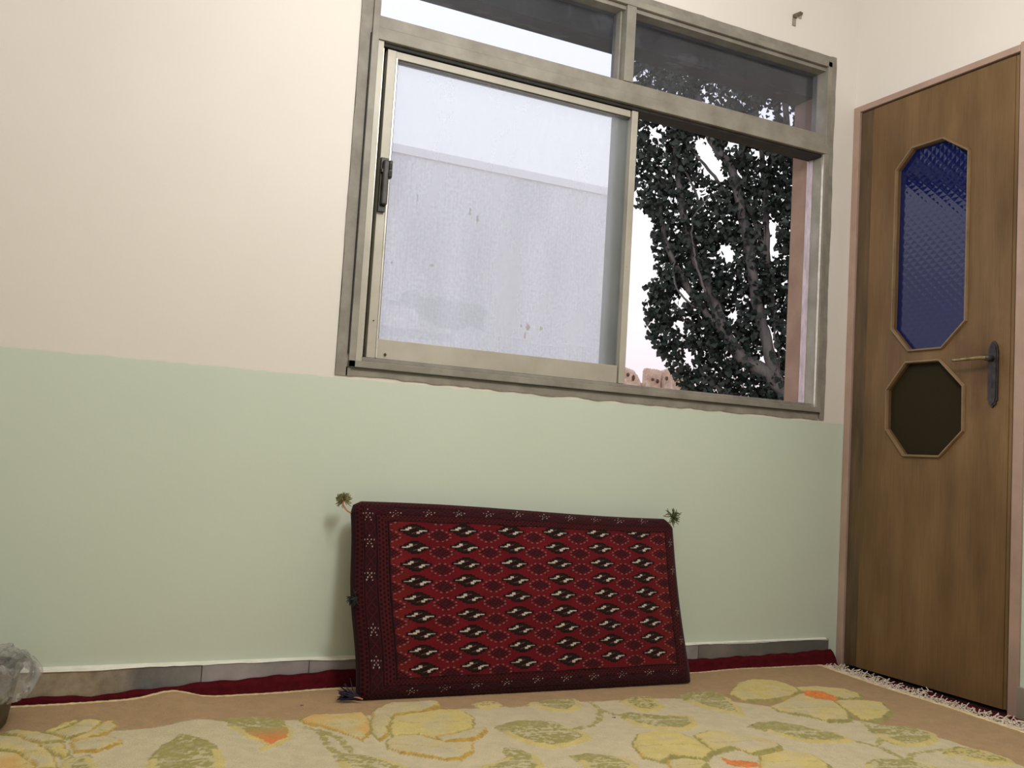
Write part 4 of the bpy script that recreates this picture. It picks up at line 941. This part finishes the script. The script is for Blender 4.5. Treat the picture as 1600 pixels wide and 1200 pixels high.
AX = Vector((.72198821, .69190536, 0)); LT = Vector((.69190536, -.72198821, 0)); TP0 = Vector((3.9, 6, 0))
def tpos(s, z, d=0.0): return TP0 + LT*s + AX*d + Vector((0, 0, z))
tree = empty('tree', (TP0 + LT*1.3 + Vector((0, 0, -3))), label='tall dark leafy tree outside the open right half of the window', cat='tree')
M_bark = mottled('grey_bark', lin(112, 107, 103), lin(80, 76, 73), 9, .95, 0, .6, 40, .01, (1, 1, .4))
for k, (P, ra, rb) in enumerate(BR):
    dpt = [-.04, -.06, -.05, .0, -.16, -.16, .02, -.1, -.02, -.02, .1, .05, -.08, -.1][k]; ra *= .74; rb *= .74
    pts = [tpos(s, z, dpt*min(1, i/2)) for i, (s, z) in enumerate(P)]
    if k == 0: pts = [tpos(1.75, -3.0), tpos(1.65, -1.5)] + pts; 
    sp = smooth_path(pts, 6)
    sp = [p + Vector((random.uniform(-1, 1), random.uniform(-1, 1), random.uniform(-1, 1)))*.008 for p in sp]
    n = len(sp); rd = [(ra*(1-i/(n-1)) + rb*i/(n-1))*(1+.06*math.sin(i*1.9)) for i in range(n)]
    bm = bmesh.new(); tube_bm(bm, sp, rd, 10)
    from_bm('trunk' if k == 0 else 'branch', bm, M_bark, tree, smooth=True)
def foliage(n_target):
    sil = np.array(SIL); lo = sil.min(0); hi = sil.max(0)
    out = []; r = np.random.default_rng(5)
    got = 0
    while got < n_target:
        m_ = 6000; s = r.uniform(lo[0], hi[0], m_); z = r.uniform(lo[1], hi[1], m_); d = np.abs(r.normal(0, .34, m_)) - .17
        w = .05*(vnoise(s+20, z+20, .12, 2)-.5)*2
        ok = pip(s+w, z+w*.6, SIL)
        for G in GAPS: ok &= ~((pip(s, z, G)) | ((pdist(s, z, G) < .030)))
        ok &= (vnoise(s+30, z+30, .16, 3) + .45*r.random(m_)) > .22
        out.append(np.stack([s, z, d], 1)[ok]); got += ok.sum()
    P = np.concatenate(out)[:n_target]; n = len(P)
    C0 = np.array(TP0)[None] + P[:, :1]*np.array(LT)[None] + P[:, 2:]*np.array(AX)[None] + np.stack([np.zeros(n), np.zeros(n), P[:, 1]], 1)
    # a folded heart-shaped leaf, hanging tip down
    L_ = np.array([(0, .0, .0), (.42, .12, .10), (.48, .12, -.22), (.0, .0, -.75), (-.48, .12, -.22), (-.42, .12, .10)])
    F_ = np.array([(0, 1, 2, 3), (0, 3, 4, 5)])
    ang = r.uniform(0, 2*np.pi, n); tilt = r.normal(0, .6, n); roll = r.normal(0, .5, n); sc = r.uniform(.048, .086, n)
    ca, sa = np.cos(ang), np.sin(ang); ct, st = np.cos(tilt), np.sin(tilt); cr, sr = np.cos(roll), np.sin(roll)
    V = L_[None]*sc[:, None, None]
    x, y, z = V[..., 0], V[..., 1], V[..., 2]
    y, z = y*ct[:, None]-z*st[:, None], y*st[:, None]+z*ct[:, None]
    x, z = x*cr[:, None]-z*sr[:, None], x*sr[:, None]+z*cr[:, None]
    x, y = x*ca[:, None]-y*sa[:, None], x*sa[:, None]+y*ca[:, None]
    V = np.stack([x, y, z], -1)+C0[:, None]
    F = (F_[None]+(np.arange(n)*6)[:, None, None]).reshape(-1, 4)
    me = raw_mesh('foliage', V.reshape(-1, 3), F)
    m, nt, b = base_mat('dark_green_leaves', (.03, .05, .035, 1), .55, 0, .35)
    nn = noise(nt, 3, 3, .5); rr = ramp(nt, nn.outputs['Fac'], [(.3, (.010, .018, .014, 1)), (.7, (.026, .036, .027, 1))]); nt.links.new(rr.outputs[0], b.inputs['Base Color'])
    link_mesh('foliage', me, m, tree, kind='stuff')
foliage(36000)
